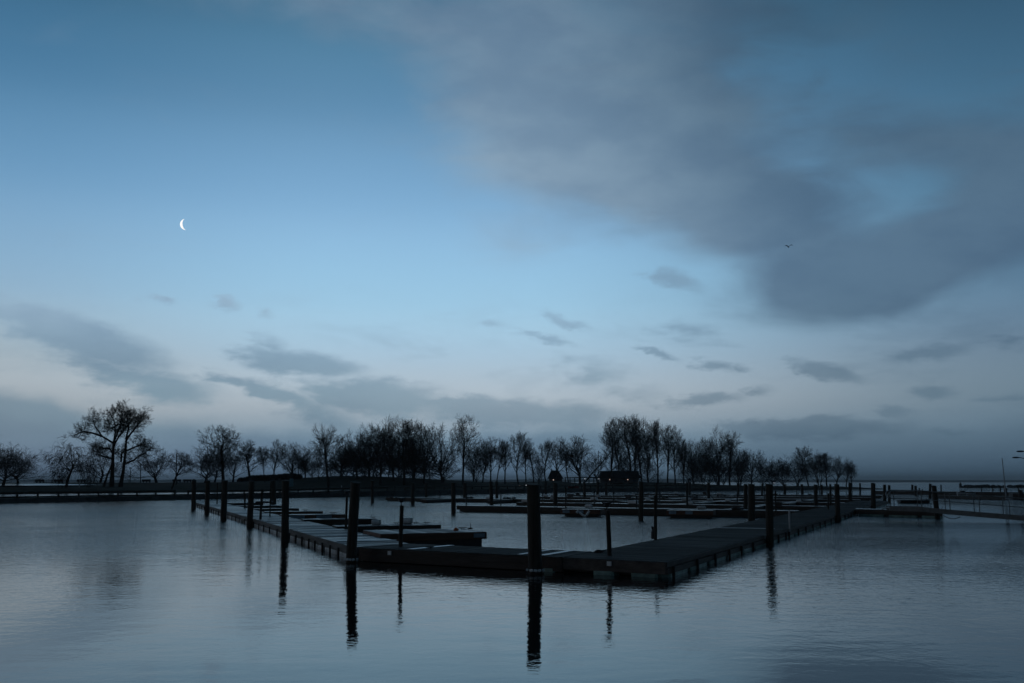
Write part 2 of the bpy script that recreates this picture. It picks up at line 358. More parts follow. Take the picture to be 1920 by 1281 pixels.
def build_land():
    m = MB(); cols = list(range(-500, 1661, 8)); ts = [-1.5, 0, .4, .8, 1.2, 2.5, 6, 12]; nt_ = 26
    rows = len(ts) + nt_
    for xp in cols:
        ys = interp(SHORE, xp); dp = interp(DEPTH, xp)
        tt = [t*min(1, dp/30) for t in ts] + [dp*(.2+.8*(i+1)/nt_) for i in range(nt_)]
        for j, t in enumerate(tt):
            Y = ys+t; p = ground(xp, Y)
            if 1 <= j < len(tt)-1:
                p.z += .10*mnoise.noise(Vector((p.x*.25, p.y*.25, 0))) + (.12*mnoise.noise(Vector((p.x*1.7, p.y*1.7, 3))) if j in (2, 3) else 0)
                if j in (2, 3, 4): p.y += .5*mnoise.noise(Vector((p.x*.9, 0, j)))
            m.v.append(tuple(p))
    for c in range(len(cols)-1):
        for j in range(rows-1):
            a = c*rows+j; m.f.append((a, a+rows, a+rows+1, a+1))
    o = m.build('ground', M['grass'], smooth=False); o.data.materials.append(M['rock'])
    for i, p in enumerate(o.data.polygons):
        if i % (rows-1) < 5: p.material_index = 1
    tag(o, kind='structure')
    def strip(name, x0, x1, t0, t1, mt, dz=.05, seg=4):
        s = MB(); cc = list(range(x0, x1+1, 8)); n = seg+1
        for xp in cc:
            ys = interp(SHORE, xp)
            f = min(1, (x1-xp)/120.0)
            for j in range(n):
                t = lerp(t0, lerp(t0, t1, f), j/seg); q = ground(xp, ys+t); q.z += dz+.11; s.v.append(tuple(q))
        for c in range(len(cc)-1):
            for j in range(n-1):
                a = c*n+j; s.f.append((a, a+n, a+n+1, a+1))
        return tag(s.build(name, mt), kind='structure')
    strip('path', -500, 720, 3.2, 22, M['wet'])
    strip('road', -500, 200, 56, 64, M['damp'], .06, 6)
build_land()
# distant coast
def build_coast():
    m = MB(); xs = list(range(-4200, 5200, 60))
    for X in xs:
        h = 13 + 4*mnoise.noise(Vector((X*.0007, 1, 0))) + 2.0*mnoise.noise(Vector((X*.006, 5, 0)))
        if X > 1500: h = max(2.5, h - (X-1500)*.0015)
        for (yy, z) in ((4600, -1), (4650, h*.6), (4800, h), (5200, h*1.05), (5600, -1)): m.v.append((X, yy, z))
    for c in range(len(xs)-1):
        for j in range(4): a = c*5+j; m.f.append((a, a+5, a+6, a+1))
    tag(m.build('hills', M['hill']), kind='structure')
build_coast()

# ------------------------------------------------------------------ bare trees
def grow(seed, kind):
    """returns (trunk MB, crown MB) of a bare tree about 12 m high"""
    rnd = random.Random(seed); T = MB(); K = MB()
    cfg = dict(
        round=dict(h=2.9, r=.27, limbs=12, spread=60, sub=(6, 4, 4), L=(6.6, 3.4, 1.8, .95), up=.10, start=.45),
        tall=dict(h=8.8, r=.22, limbs=13, spread=36, sub=(5, 4, 4), L=(4.8, 2.7, 1.5, .8), up=.13, start=.3),
        vase=dict(h=4.2, r=.26, limbs=11, spread=38, sub=(6, 4, 4), L=(7.0, 3.4, 1.8, .95), up=.10, start=.35),
        droop=dict(h=3.6, r=.22, limbs=8, spread=66, sub=(7, 5, 4), L=(4.2, 2.4, 1.5, 1.0), up=-.10, start=.6),
        sparse=dict(h=7.2, r=.20, limbs=11, spread=46, sub=(5, 4, 4), L=(3.8, 2.2, 1.2, .7), up=.10, start=.4),
        multi=dict(h=2.0, r=.20, limbs=7, spread=26, sub=(8, 5, 3), L=(8.4, 3.0, 1.5, .8), up=.05, start=.25),
        bush=dict(h=1.2, r=.12, limbs=11, spread=50, sub=(5, 4, 3), L=(3.8, 2.2, 1.2, .7), up=.08, start=.2))[kind]
    def branch(p, d, L, r, lev, tgt):
        nseg = (6, 6, 4, 3, 2)[lev]; pts = [p.copy()]; rs = [r]; dirs = [d.copy()]
        wob = (.07, .22, .24, .24, .22)[lev]
        for i in range(nseg):
            d = (d + Vector((rnd.gauss(0, wob), rnd.gauss(0, wob), rnd.gauss(0, wob*.7) + cfg['up']*(1 if lev else 0)))).normalized()
            if kind == 'droop' and lev >= 3: d = (d + Vector((0, 0, -.28))).normalized()
            p = p + d*(L/nseg); pts.append(p.copy()); dirs.append(d.copy())
            rs.append(max(.015, r*(1-(.45 if lev == 0 else .78)*(i+1)/nseg)))
        tgt.tube(pts, rs, (8, 5, 4, 3, 3)[lev], cap=False)
        if lev == 4: return
        if lev == 0: n = cfg['limbs']; st = cfg['start']; sp_ = cfg['spread']
        else: n = cfg['sub'][lev-1]; st = .22; sp_ = 42
        az0 = rnd.random()*6.28
        for k in range(n):
            t = st + (1-st)*((k+rnd.random()*.6)/n); t = min(t, .995)
            q = t*nseg; i = int(q); f = q-i; b0 = pts[i].lerp(pts[min(i+1, nseg)], f); bd = dirs[min(i+1, nseg)]
            az = az0 + k*2.4 + rnd.gauss(0, .3)
            ang = R(sp_ + rnd.gauss(0, 9)) * ((1.15-.55*t) if lev == 0 else 1)
            u = bd.orthogonal().normalized(); w = bd.cross(u)
            nd = (bd*math.cos(ang) + (u*math.cos(az) + w*math.sin(az))*math.sin(ang)).normalized()
            LL = cfg['L'][lev] * rnd.uniform(.65, 1.12) * ((1.12-.45*t) if lev == 0 else (1.15-.55*t))
            rr = max(.013, rs[i] * (.5 if lev == 0 else .5))
            branch(b0, nd, LL, rr, lev+1, K)
        if lev < 3 and lev > 0:
            branch(pts[-1], dirs[-1], cfg['L'][lev]*.6, rs[-1], lev+1, K)
    if kind == 'multi':
        for k in range(3):
            a = k*2.1+rnd.random(); branch(Vector((math.cos(a)*.3, math.sin(a)*.3, 0)), Vector((math.cos(a)*.2, math.sin(a)*.2, 1)).normalized(), 2.0, .16, 0, T)
    else:
        lean = .10 if kind in ('droop', 'sparse') else .04
        branch(Vector((0, 0, -.3)), Vector((rnd.gauss(0, lean), rnd.gauss(0, lean), 1)).normalized(), cfg['h'], cfg['r'], 0, T)
    zs = [v[2] for v in K.v]; rr = sorted(math.hypot(v[0], v[1]) for v in K.v)
    return T, K, max(zs), rr[int(len(rr)*.96)]
PROTO = {}
def proto(kind, seed):
    key = (kind, seed)
    if key not in PROTO:
        T, K, h, r = grow(seed*17+len(kind), kind)
        def me(mb, nm, mt):
            d = bpy.data.meshes.new(nm); d.from_pydata(mb.v, [], mb.f); d.materials.append(mt); d.update(); return d
        PROTO[key] = (me(T, 'trunk', M['bark']), me(K, 'crown', M['twig']), h, r)
    return PROTO[key]
trnd = random.Random(5)
def tree(kind, seed, x, top, w, t, label, group=None, name='bare_tree', lean=0.0, Yabs=None):
    """x, top, w: where the crown shows in the photograph; t: metres behind the shoreline"""
    dp = interp(DEPTH, x); ys = interp(SHORE, x); Y = ys + t*dp
    g = ground(x, Y); hz = D(x, top, Y).z - g.z; wid = w*Y/F*1.32
    tm, km, h, r = proto(kind, seed)
    o = thing(name, (g.x, g.y, g.z), trnd.random()*6.28, label, 'tree', group)
    o.scale = (wid/2/r, wid/2/r, hz/h)
    if lean: 
        o.rotation_mode = 'XYZ'; o.rotation_euler = (0, R(lean), 0)
    for nm, d in (('trunk', tm), ('crown', km)):
        c = bpy.data.objects.new(nm, d); C.objects.link(c); c.parent = o
    return o
G1 = 'bare trees on the left park shore'; G2 = 'crowded bare trees of the dark middle grove'; G3 = 'bare trees between the grove and the hut'
G4 = 'tall bare trees around the long building'; G5 = 'bare trees on the right end of the point'
TREES = [
 ('round', 4, -22, 822, 120, .6, 'dark bare tree mostly hidden beyond the left edge of the photo', G1),
 ('round', 2, 6, 826, 112, .45, 'dark bushy bare tree cut off by the left edge of the photo', G1),
 ('round', 1, 34, 845, 80, .5, 'small bare tree with slanting trunk just right of the cut-off tree', G1),
 ('droop', 2, 124, 825, 88, .40, 'bare tree with drooping branches and curved trunk left of the biggest left tree', G1),
 ('round', 2, 188, 840, 92, .62, 'low round bare tree behind the left side of the big twin-trunked tree', G1),
 ('round', 3, 293, 836, 98, .6, 'low fan-shaped bare tree just right of the big twin-trunked tree', G1),
 ('sparse', 1, 322, 842, 58, .35, 'slim sparse bare tree beside the dark pole right of the fan-shaped tree', G1),
 ('round', 4, 385, 838, 92, .55, 'low dense bare tree left of the tall tree with the crooked top', G1),
 ('round', 1, 402, 828, 62, .6, 'dense bare tree directly behind the trunk of the tall crooked-topped tree', G1),
 ('tall', 1, 418, 795, 82, .5, 'tall bare tree with a crooked leader above the left pile row', G1),
 ('vase', 1, 437, 842, 62, .6, 'low spreading bare tree right of the tall crooked-topped tree', G1),
 ('sparse', 2, 472, 822, 60, .5, 'loose bare tree standing at the left end of the low mound', G1),
 ('sparse', 3, 497, 834, 26, .5, 'broken sparse bare tree, left one of the thin pair on the mound', G1),
 ('tall', 2, 512, 822, 42, .5, 'thin bare tree leaning right, right one of the thin pair on the mound', G1),
 ('vase', 2, 545, 826, 66, .55, 'spreading bare tree above the fifth left pile, beside the pale blue board', G1),
 ('round', 2, 572, 828, 50, .6, 'bare tree on the grassy mound right of the pale blue board', G1),
 ('bush', 1, 597, 829, 34, .5, 'narrow dark ivy-covered tree on the grassy mound', G1),
 ('sparse', 2, 617, 792, 58, .3, 'tall slender forked bare tree rising alone above the mound', G1),
 ('vase', 3, 640, 830, 46, .6, 'low bare tree between the tall forked tree and the dark grove', G1),
]
LG2 = ['leftmost tall rounded tree of the dark middle grove', 'second tree of the dark middle grove, behind its left edge', 'rounded tree with bright gaps over the thick left pile in the middle grove', 'highest pointed tree of the middle grove', 'bare tree right of the highest pointed tree of the middle grove', 'bare tree with a dark low crown in the centre of the middle grove', 'tree with a long arching limb at the right of the middle grove']
for i, (x, tp, w, k, s, t) in enumerate([(670, 800, 76, 'round', 3, .5), (692, 792, 80, 'round', 4, .6), (713, 788, 92, 'vase', 1, .35), (738, 775, 62, 'vase', 2, .45), (758, 782, 66, 'tall', 3, .35), (776, 797, 60, 'vase', 3, .5), (795, 782, 70, 'vase', 1, .4)]):
    TREES.append((k, s, x, tp, w, t, LG2[i], G2))
for i, (x, tp, w, s, t) in enumerate([(662, 838, 60, 1, .6), (684, 835, 60, 2, .65), (706, 840, 60, 1, .7), (728, 838, 56, 2, .6), (752, 842, 56, 1, .7), (778, 840, 60, 2, .65), (806, 846, 56, 1, .6), (650, 822, 60, 1, .75), (700, 815, 70, 1, .8), (748, 815, 66, 1, .8), (772, 820, 60, 2, .8), (642, 850, 50, 2, .7), (560, 852, 50, 1, .65), (585, 855, 44, 2, .6), (620, 858, 44, 1, .65)]):
    TREES.append(('bush', s, x, tp, w, t, 'UG1', 'undergrowth trees of the middle grove'))
TREES += [
 ('round', 2, 830, 790, 104, .45, 'large round-crowned bare tree at the right end of the middle grove', G2),
 ('bush', 1, 832, 850, 76, .5, 'dense dark low tree under the large round-crowned tree', G2),
 ('tall', 1, 868, 774, 54, .4, 'very tall slim bare tree with an umbrella-like top right of the round-crowned tree', G3),
 ('vase', 3, 888, 815, 44, .55, 'dark bare tree just right of the very tall umbrella-topped tree', G3),
 ('bush', 2, 893, 848, 46, .5, 'low dark tree under the umbrella-topped tree', G3),
 ('vase', 2, 905, 820, 46, .5, 'second bare tree right of the umbrella-topped tree', G3),
 ('tall', 2, 920, 816, 40, .55, 'narrow bare tree, third right of the umbrella-topped tree', G3),
 ('sparse', 1, 930, 820, 34, .4, 'thin bare tree whose trunk leans left, before the V-shaped tree', G3),
 ('sparse', 3, 947, 822, 42, .45, 'open V-shaped bare tree left of the thick front pile', G3),
 ('tall', 3, 972, 806, 36, .45, 'pointed slim bare tree just left of the thick front pile', G3),
 ('tall', 1, 986, 826, 32, .55, 'slim bare tree directly over the thick front pile', G3),
 ('tall', 2, 1001, 820, 36, .5, 'slim bare tree on the right of the thick front pile', G3),
 ('round', 4, 1010, 858, 30, .35, 'small low forked tree left of the steep-roofed hut', G3),
 ('tall', 3, 1024, 824, 34, .5, 'straight bare tree rising at the left side of the steep-roofed hut', G3),
 ('vase', 1, 1045, 815, 50, .62, 'dense bare tree rising behind the steep-roofed hut', G3),
 ('vase', 2, 1088, 813, 80, .45, 'wide vase-shaped bare tree over the pergola', G3),
 ('sparse', 2, 1066, 838, 30, .6, 'slanting slim tree between the steep-roofed hut and the vase-shaped tree', G3),
 ('round', 3, 1120, 838, 56, .62, 'low spreading tree at the left end of the long building', G4),
]
for i, (x, tp, w, k, s, t) in enumerate([(1146, 780, 48, 'tall', 1, .45), (1162, 784, 44, 'tall', 2, .65), (1178, 776, 52, 'tall', 3, .7), (1190, 780, 46, 'tall', 1, .6), (1203, 773, 50, 'tall', 2, .7), (1216, 778, 44, 'vase', 3, .65), (1234, 782, 42, 'tall', 3, .5), (1252, 794, 42, 'tall', 1, .55), (1266, 795, 44, 'tall', 2, .45), (1282, 815, 42, 'vase', 1, .5), (1300, 820, 46, 'vase', 2, .55), (1318, 822, 44, 'multi', 1, .5)]):
    TREES.append((k, s, x, tp, w, t, ['leftmost tall tree over the long building, branches reaching left', 'second tall tree from the left over the long building', 'third tall tree from the left over the long building', 'fourth tall tree from the left, over the middle of the long building', 'highest tree over the right half of the long building', 'tall tree over the right end of the long building', 'tall thin tree just right of the long building', 'slim tree two trunks right of the long building', 'dark-topped tree where the tall grove steps down', 'lower tree right of the dark-topped tree', 'bushy tree between the tall grove and the high round tree', 'many-stemmed tree just left of the high round tree'][i], G4))
for i, (x, tp, w, s, t) in enumerate([(1160, 840, 40, 1, .75), (1190, 838, 44, 2, .8), (1215, 850, 36, 1, .75), (1290, 852, 44, 2, .7), (1330, 850, 44, 1, .75), (1357, 858, 50, 2, .6), (1385, 860, 44, 1, .6), (1300, 845, 40, 1, .8), (1345, 840, 50, 2, .75)]):
    TREES.append(('bush', s, x, tp, w, t, 'UG2', 'undergrowth trees of the right grove'))
TREES += [
 ('vase', 3, 1346, 796, 66, .5, 'high round-topped bare tree standing out right of the tall grove', G5),
 ('tall', 1, 1368, 806, 50, .6, 'bare tree attached to the right side of the high round-topped tree', G5),
 ('multi', 2, 1388, 836, 48, .5, 'many-stemmed bare tree right of the high round-topped tree', G5),
 ('vase', 1, 1409, 838, 52, .5, 'bare tree with a flat leaning crown in the dip of the right treeline', G5),
 ('bush', 1, 1430, 856, 46, .45, 'dark low bushy tree left of the pile above the right walkway', G5),
 ('bush', 2, 1447, 853, 50, .55, 'dark domed bushy tree behind the thick pile on the right walkway', G5),
 ('bush', 1, 1468, 856, 48, .5, 'dark bushy tree just right of the thick pile on the right walkway', G5),
 ('multi', 1, 1495, 848, 60, .5, 'open many-stemmed tree fanning left on the right point', G5),
 ('sparse', 3, 1516, 834, 42, .5, 'tallest sparse tree on the right point', G5),
 ('multi', 2, 1536, 842, 50, .5, 'many-stemmed tree right of the tallest sparse tree on the point', G5),
 ('tall', 3, 1550, 846, 36, .5, 'upright tree in the middle of the last clump of the point', G5),
 ('vase', 2, 1568, 852, 44, .5, 'rounded tree in the last clump of the point', G5),
 ('tall', 2, 1586, 862, 32, .5, 'last upright tree but one on the tip of the point', G5),
 ('tall', 1, 1597, 868, 24, .5, 'last small tree at the tip of the point', G5),
]
ORD = ['first', 'second', 'third', 'fourth', 'fifth', 'sixth', 'seventh', 'eighth', 'ninth', 'tenth', 'eleventh', 'twelfth', 'thirteenth', 'fourteenth', 'fifteenth', 'sixteenth', 'seventeenth', 'eighteenth', 'nineteenth', 'twentieth']
for code, ph in (('UG1', 'low dense undergrowth tree, %s from the left in the foot of the middle grove'), ('UG2', 'low dense undergrowth tree, %s from the left behind or right of the long building')):
    xs_ = sorted(a[2] for a in TREES if a[6] == code)
    TREES = [a if a[6] != code else a[:6] + (ph % ORD[xs_.index(a[2])],) + a[7:] for a in TREES]
for a in TREES: tree(*a)
# the big tree on the left: hand-laid limbs with grown twigs
def big_tree():
    Y = interp(SHORE, 210) + .42*interp(DEPTH, 210); g = ground(210, Y)
    o = thing('bare_tree', g, 0, 'biggest old tree on the left shore, three trunks and wide crooked crown', 'tree', G1)
    rnd = random.Random(77)
    def q(x, y, dy=0): p = D(x, y, Y); return Vector((p.x-g.x, dy, p.z-g.z))
    trunks = [[(209, 916, 0), (211, 880, 0), (212, 850, 0), (213, 828, 0)], [(222, 916, .8), (227, 885, 1), (231, 850, 1), (235, 820, .6)], [(195, 920, -.5), (203, 890, -.3), (210, 870, 0)]]
    T = None
    for k, tr in enumerate(trunks):
        b = MB(); pts = [q(*p) for p in tr]; pts[0].z = -.4; r = (.40, .34, .2)[k]
        b.tube(pts, [r*1.3] + [r*(1-.18*i) for i in range(1, len(pts))], 10, False); b.build('trunk', M['bark'], o)
    K = MB()
    limbs = [[(213, 828, 0), (195, 815, -1), (183, 795, -1.5), (178, 782, -1)], [(195, 815, -1), (178, 808, -2), (160, 806, -2), (148, 812, -2)],
             [(213, 828, 0), (222, 800, .5), (228, 780, .5), (218, 768, 1)], [(235, 820, .6), (240, 795, 1), (240, 775, 0), (236, 765, 0)],
             [(235, 825, .6), (250, 812, -1), (262, 797, -1), (272, 785, -1)], [(231, 845, 1), (248, 835, 2), (262, 830, 2), (270, 835, 2)],
             [(213, 835, 0), (228, 815, -1), (250, 790, -1.5), (258, 775, -1)], [(229, 870, 1), (248, 862, 1.5), (262, 852, 1), (274, 848, 1)],
             [(212, 850, 0), (200, 840, 1.5), (190, 838, 2), (182, 840, 2)], [(213, 828, 0), (208, 805, 2), (205, 785, 2.5), (200, 770, 2)],
             [(212, 860, 0), (198, 855, -1.5), (188, 850, -2)], [(235, 820, .6), (246, 800, 2), (252, 785, 3), (250, 772, 3)], [(240, 795, 1), (228, 790, -1), (220, 800, -2)], [(228, 865, 0), (238, 850, -2), (246, 845, -3)]]
    def twig(p, d, L, r, lev):
        n = 3; pts = [p.copy()]; rs = [r]
        for i in range(n):
            d = (d + Vector((rnd.gauss(0, .25), rnd.gauss(0, .25), rnd.gauss(0, .2)+.06))).normalized(); p = p + d*L/n; pts.append(p.copy()); rs.append(max(.012, r*(1-.3*(i+1))))
        K.tube(pts, rs, 3, False)
        if lev < 3:
            for k in range((6, 4, 3)[lev]):
                t = rnd.uniform(.25, 1)*n; i = min(int(t), n-1); b = pts[i].lerp(pts[i+1], t-i)
                nd = (d + Vector((rnd.gauss(0, .7), rnd.gauss(0, .7), rnd.gauss(0, .6)))).normalized(); twig(b, nd, L*.62*rnd.uniform(.7, 1.1), r*.55, lev+1)
    for li in limbs:
        pts = [q(a_*.94+12.5, b_*.93+61, c_) for a_, b_, c_ in li]; n = len(pts); K.tube(pts, [.19*(1-.62*i/(n-1)) for i in range(n)], 6, False)
        for k in range(16):
            t = rnd.uniform(.08, 1.0)**.8*(n-1); i = min(int(t), n-2); b = pts[i].lerp(pts[i+1], t-i); dd = (pts[i+1]-pts[i]).normalized()
            nd = (dd*.8 + Vector((rnd.gauss(0, .6), rnd.gauss(0, .7), rnd.gauss(.1, .5)))).normalized()
            twig(b, nd, rnd.uniform(1.2, 2.3), .04, 0)
    K.build('crown', M['twig'], o)
big_tree()
# leaning trunk in front of the long building
def leaning():
    Y = 285; a = ground(1094, Y)
    o = thing('bare_tree', a, 0, 'tree trunk leaning far to the right across the pergola', 'tree', G3)
    def q(x, y): p = D(x, y, Y); return p-a
    b = MB(); b.tube([q(1094, 909), q(1108, 890), (q(1125, 872)), q(1143, 850)], [.22, .19, .15, .1], 7, False); b.build('trunk', M['bark'], o)
    K = MB(); rnd = random.Random(9)
    for k in range(26):
        t = rnd.random(); p = q(lerp(1122, 1148, t), lerp(876, 846, t)); d = Vector((rnd.gauss(.2, .5), rnd.gauss(0, .5), rnd.random())).normalized()
        e = p+d*rnd.uniform(1, 2.4); K.tube([p, e], [.05, .02], 3, False)
        for j in range(5): K.tube([p.lerp(e, .5), p.lerp(e, .5)+Vector((rnd.gauss(0, .7), rnd.gauss(0, .7), rnd.gauss(.3, .6)))], [.025, .015], 3, False)
    K.build('crown', M['twig'], o)
leaning()
# dark hedge mound at the left end of the grassy rise
def hedge():
    b = MB(); rnd = random.Random(3)
    c = ground(500, 215)
    for k in range(2600):
        xp = rnd.uniform(447, 566); Y = 225+rnd.uniform(-4, 4); u = (xp-447)/119
        h = (min(1, u*5)*min(1, (1-u)*7))**.6*1.15*rnd.random()**.4
        p = ground(xp, Y); p.z += h*1.0 + .05; s = rnd.uniform(.12, .3)
        n = Vector((rnd.gauss(0, 1), rnd.gauss(0, 1), rnd.gauss(0, 1))).normalized(); u1 = n.orthogonal().normalized()*s; v1 = n.cross(u1)
        b.add([p-u1-v1*.6, p+u1-v1*.5, p+v1], [(0, 1, 2)])
    inner = []
    bb = b
    for xp in range(452, 562, 6):
        p = ground(xp, 225); bb.ball((p.x, p.y, p.z+.2), .85, 7, 5, (1.1, 1.6, .95))
    tag(b.build('hedge', M['twig']), 'low dark hedge along the left end of the grassy mound', 'hedge')
hedge()

# ------------------------------------------------------------------ docks
def v2(p): return Vector((p[0], p[1]))
def fx2(v, z=.42):
    # plan coordinates were read off with the level-camera rule; put them on the true ground plan
    v = Vector((v[0], v[1])); q = P(960+F*v.x/v.y, 903+(CAMZ-z)*F/v.y, z); return Vector((q.x, q.y))
def dock(name, A, B, Cc, Dd, label, cat='dock', group=None, zt=.42, th=.30, plank=.15, near=True, floats=None, fasc='fascia', fm='float', deckm=None, posts=0, split=False, fx=True):
    """quad A->B runs along one long side, D->C along the other (A,D at the start end)"""
    A, B, Cc, Dd = map(v2, (A, B, Cc, Dd))
    if fx: A, B, Cc, Dd = map(fx2, (A, B, Cc, Dd)); floats = [(fx2(f[0]), fx2(f[1]), f[2], f[3]) for f in (floats or [])]
    o3 = ((A+Dd)/2).to_3d(); dr = ((B+Cc)/2-(A+Dd)/2); rz = math.atan2(dr.y, dr.x); L = dr.length
    o = thing(name, o3, rz, label, cat, group)
    rnd = random.Random(int(abs(A.x*31+A.y*7)*10))
    m = MB(o3, rz)
    n = max(1, int(L/plank)); gap = .012 if near else .03
    for i in range(n):
        t0 = (i)/n; t1 = (i+1)/n - gap/L; dz = rnd.uniform(-.004, .004) if near else rnd.uniform(-.006, .006)
        m.prism([A.lerp(B, t0), A.lerp(B, t1), Dd.lerp(Cc, t1), Dd.lerp(Cc, t0)], zt-.035, zt+dz)
    m.build('deck', M[deckm or ('deck' if near else 'deck_far')], o)
    # rim boards
    def side(P0, P1, inside, split_):
        d = (P1-P0).normalized(); nn = Vector((-d.y, d.x)); 
        if nn.dot(inside-P0) < 0: nn = -nn
        b = MB(o3, rz)
        q = lambda e0, e1: [P0+nn*e0, P1+nn*e0, P1+nn*e1, P0+nn*e1]
        if split_:
            b.prism(q(-.03, .03), zt-.13, zt-.01); b.prism(q(-.05, .02), zt-th, zt-.17); b.prism(q(.04, .07), zt-th+.02, zt-.05)
        else: b.prism(q(-.03, .03), zt-th, zt-.012)
        b.build('side_board', M[fasc], o)
        return d, nn
    cen = (A+B+Cc+Dd)/4
    for (P0, P1, s) in ((A, B, split), (Dd, Cc, False), (A, Dd, False), (B, Cc, False)):
        d, nn = side(P0, P1, cen, s)
    if posts:
        d = (B-A).normalized(); nn = Vector((-d.y, d.x)); nn = nn if nn.dot(cen-A) > 0 else -nn
        Ls = (B-A).length; k = .4
        while k < Ls:
            b = MB(o3, rz); p = A+d*k-nn*.10; b.box((p.x, p.y, zt-.30), (.07, .07, .34), math.atan2(d.y, d.x)); b.build('post', M['fascia'], o); k += posts*rnd.uniform(.75, 1.2)
    # dark under-frame, keeps the view from passing through
    u = MB(o3, rz); ins = lambda p: p + (cen-p).normalized()*.28
    u.prism([ins(A), ins(B), ins(Cc), ins(Dd)], .02, zt-.05); u.build('frame', M['fascia'], o)
    for (P0, P1, fl, gp) in (floats or []):
        P0, P1 = v2(P0), v2(P1); d = (P1-P0).normalized(); nn = Vector((-d.y, d.x)); nn = nn if nn.dot(cen-P0) > 0 else -nn
        Ls = (P1-P0).length; k = .25; a = math.atan2(d.y, d.x)
        while k+fl*.6 < Ls:
            ll = min(fl*rnd.uniform(.85, 1.1), Ls-k-.1); p = P0+d*(k+ll/2)+nn*(.16+rnd.uniform(-.03, .03))
            b = MB(o3, rz); b.rbox((p.x, p.y, .02), (ll, .38, .27), a+rnd.uniform(-.01, .01), .06); b.build('float', M[fm], o, smooth=False); k += ll+gp*rnd.uniform(.6, 1.3)
    return o
dR = Vector((.408, .913)); 
C0 = Vector((3.97, 25.7)); C1 = Vector((-4.78, 31.3)); FI = Vector((1.43, 27.33))
nF = Vector((.545, .838))
# right walkway: inner line through (2.17,29) dir (.405,.914)
inner = lambda Y: Vector((2.17+(Y-29.0)*.4450, Y)); outer = lambda Y: Vector((3.97+(Y-25.7)*.4470, Y))
SEG = [(25.7, 27.33, 43.5, 45.0, 'near stretch of the wide dark right walkway, ending at the front corner'), (43.56, 45.06, 70.0, 71.0, 'middle stretch of the right walkway, beyond the pale joint plate'), (70.06, 71.06, 108, 109, 'far stretch of the right walkway where the gangway lands')]
for i, (o0, i0, o1, i1, lb) in enumerate(SEG):
    a, b, c, d = outer(o0), outer(o1), inner(i1), inner(i0)
    if i == 0: d = FI
    dock('floating_walkway', a, b, c, d, lb, 'walkway', 'floating walkways around the basin', th=.32, posts=2.6 if i < 2 else 0, near=i < 2, split=True, floats=[(a, b, 2.3, .35)] + ([(a, d, .72, .75)] if i == 0 else []), plank=.15 if i < 2 else .3, deckm='deck_dry', fasc='worn_board')
# front dock
F0, F1 = FI + Vector((-.842, .539))*.05, C1
F3 = Vector((-4.78, 31.3)) + nF*2.45
t_in = inner(29.55)
dock('floating_walkway', F0, F1, F3, t_in + Vector((-.842, .539))*.06, 'short dark front walkway facing the camera between the two thick piles', 'walkway', 'floating walkways around the basin', th=.40, floats=[(F0, F0.lerp(F1, .17), .8, .9)], deckm='deck_dry')
# left walkway
lo = lambda Y: Vector((-5.0-(Y-31.5)*.3915, Y)); li = lambda Y: lo(Y)+Vector((2.2, .55))
LS = [(31.55, 44.0, 'near stretch of the wet left walkway with pale pipe floats', 1.6), (44.06, 61, 'second stretch of the left walkway, beyond the first joint', 2.2), (61.06, 82, 'third stretch of the left walkway', 2.6), (82.06, 104, 'farthest stretch of the left walkway, ending at the slant-topped pile', 3)]
for i, (y0, y1, lb, ps) in enumerate(LS):
    a, b = lo(y0), lo(y1); c, d = li(y1), li(y0)
    if i == 0: d = F3 + Vector((-.02, .05)); 
    dock('floating_walkway', a, b, c, d, lb, 'walkway', 'floating walkways around the basin', th=.26, posts=ps, floats=[(a, b, 2.0, .3)], fm='pale_float', fasc='grey_board', near=i < 2, plank=.15 if i < 2 else .3)
# fingers off the left walkway
dF = Vector((.925, .38)); pF = Vector((-.38, .925))
FG = [((-1.0, 38.4), 3.1, .56, .27, 'brown', 'nearest finger dock, brown sided, with cleats and an orange bit on its end'),
      ((-3.3, 46.0), 1.5, .50, .3, 'fascia', 'second finger dock on the left walkway, rounded dark end with white barrels on it'),
      ((-7.3, 53.6), 1.5, .50, .3, 'fascia', 'third finger dock on the left walkway, dark with a cleat on the end'),
      ((-10.2, 60.9), 1.3, .50, .34, 'brown', 'fourth finger dock on the left walkway, brown with pale blue pads'),
      ((-12.9, 67.8), 1.3, .48, .3, 'brown', 'fifth finger dock on the left walkway, plain brown'),
      ((-16.2, 75.6), 1.3, .46, .3, 'fascia', 'sixth finger dock on the left walkway'),
      ((-19.6, 85), 1.3, .45, .3, 'fascia', 'seventh finger dock on the left walkway'),
      ((-24.0, 96), 1.3, .45, .3, 'fascia', 'farthest finger dock on the left walkway, with bundles on it')]
for (e, wd, zt, th, fa, lb) in FG:
    e = Vector(e)
    # start on the inner edge of the walkway
    for k in range(200):
        s = e - dF*(k*.05)
        if s.x < li(s.y).x + .06: break
    e2 = e+pF*wd; s2 = e2 - dF*((e-s).length - .25*wd*0) 
    k = 0
    while s2.x > li(s2.y).x + .06 and k < 100: s2 = s2 - dF*.05; k += 1
    while s2.x < li(s2.y).x + .06 and k < 300: s2 = s2 + dF*.05; k += 1
    dock('finger_dock', s, e, e2, s2, lb, 'dock', 'finger docks off the left walkway', zt=zt, th=th, near=e.y < 60, plank=.15 if e.y < 60 else .3, fasc=fa)
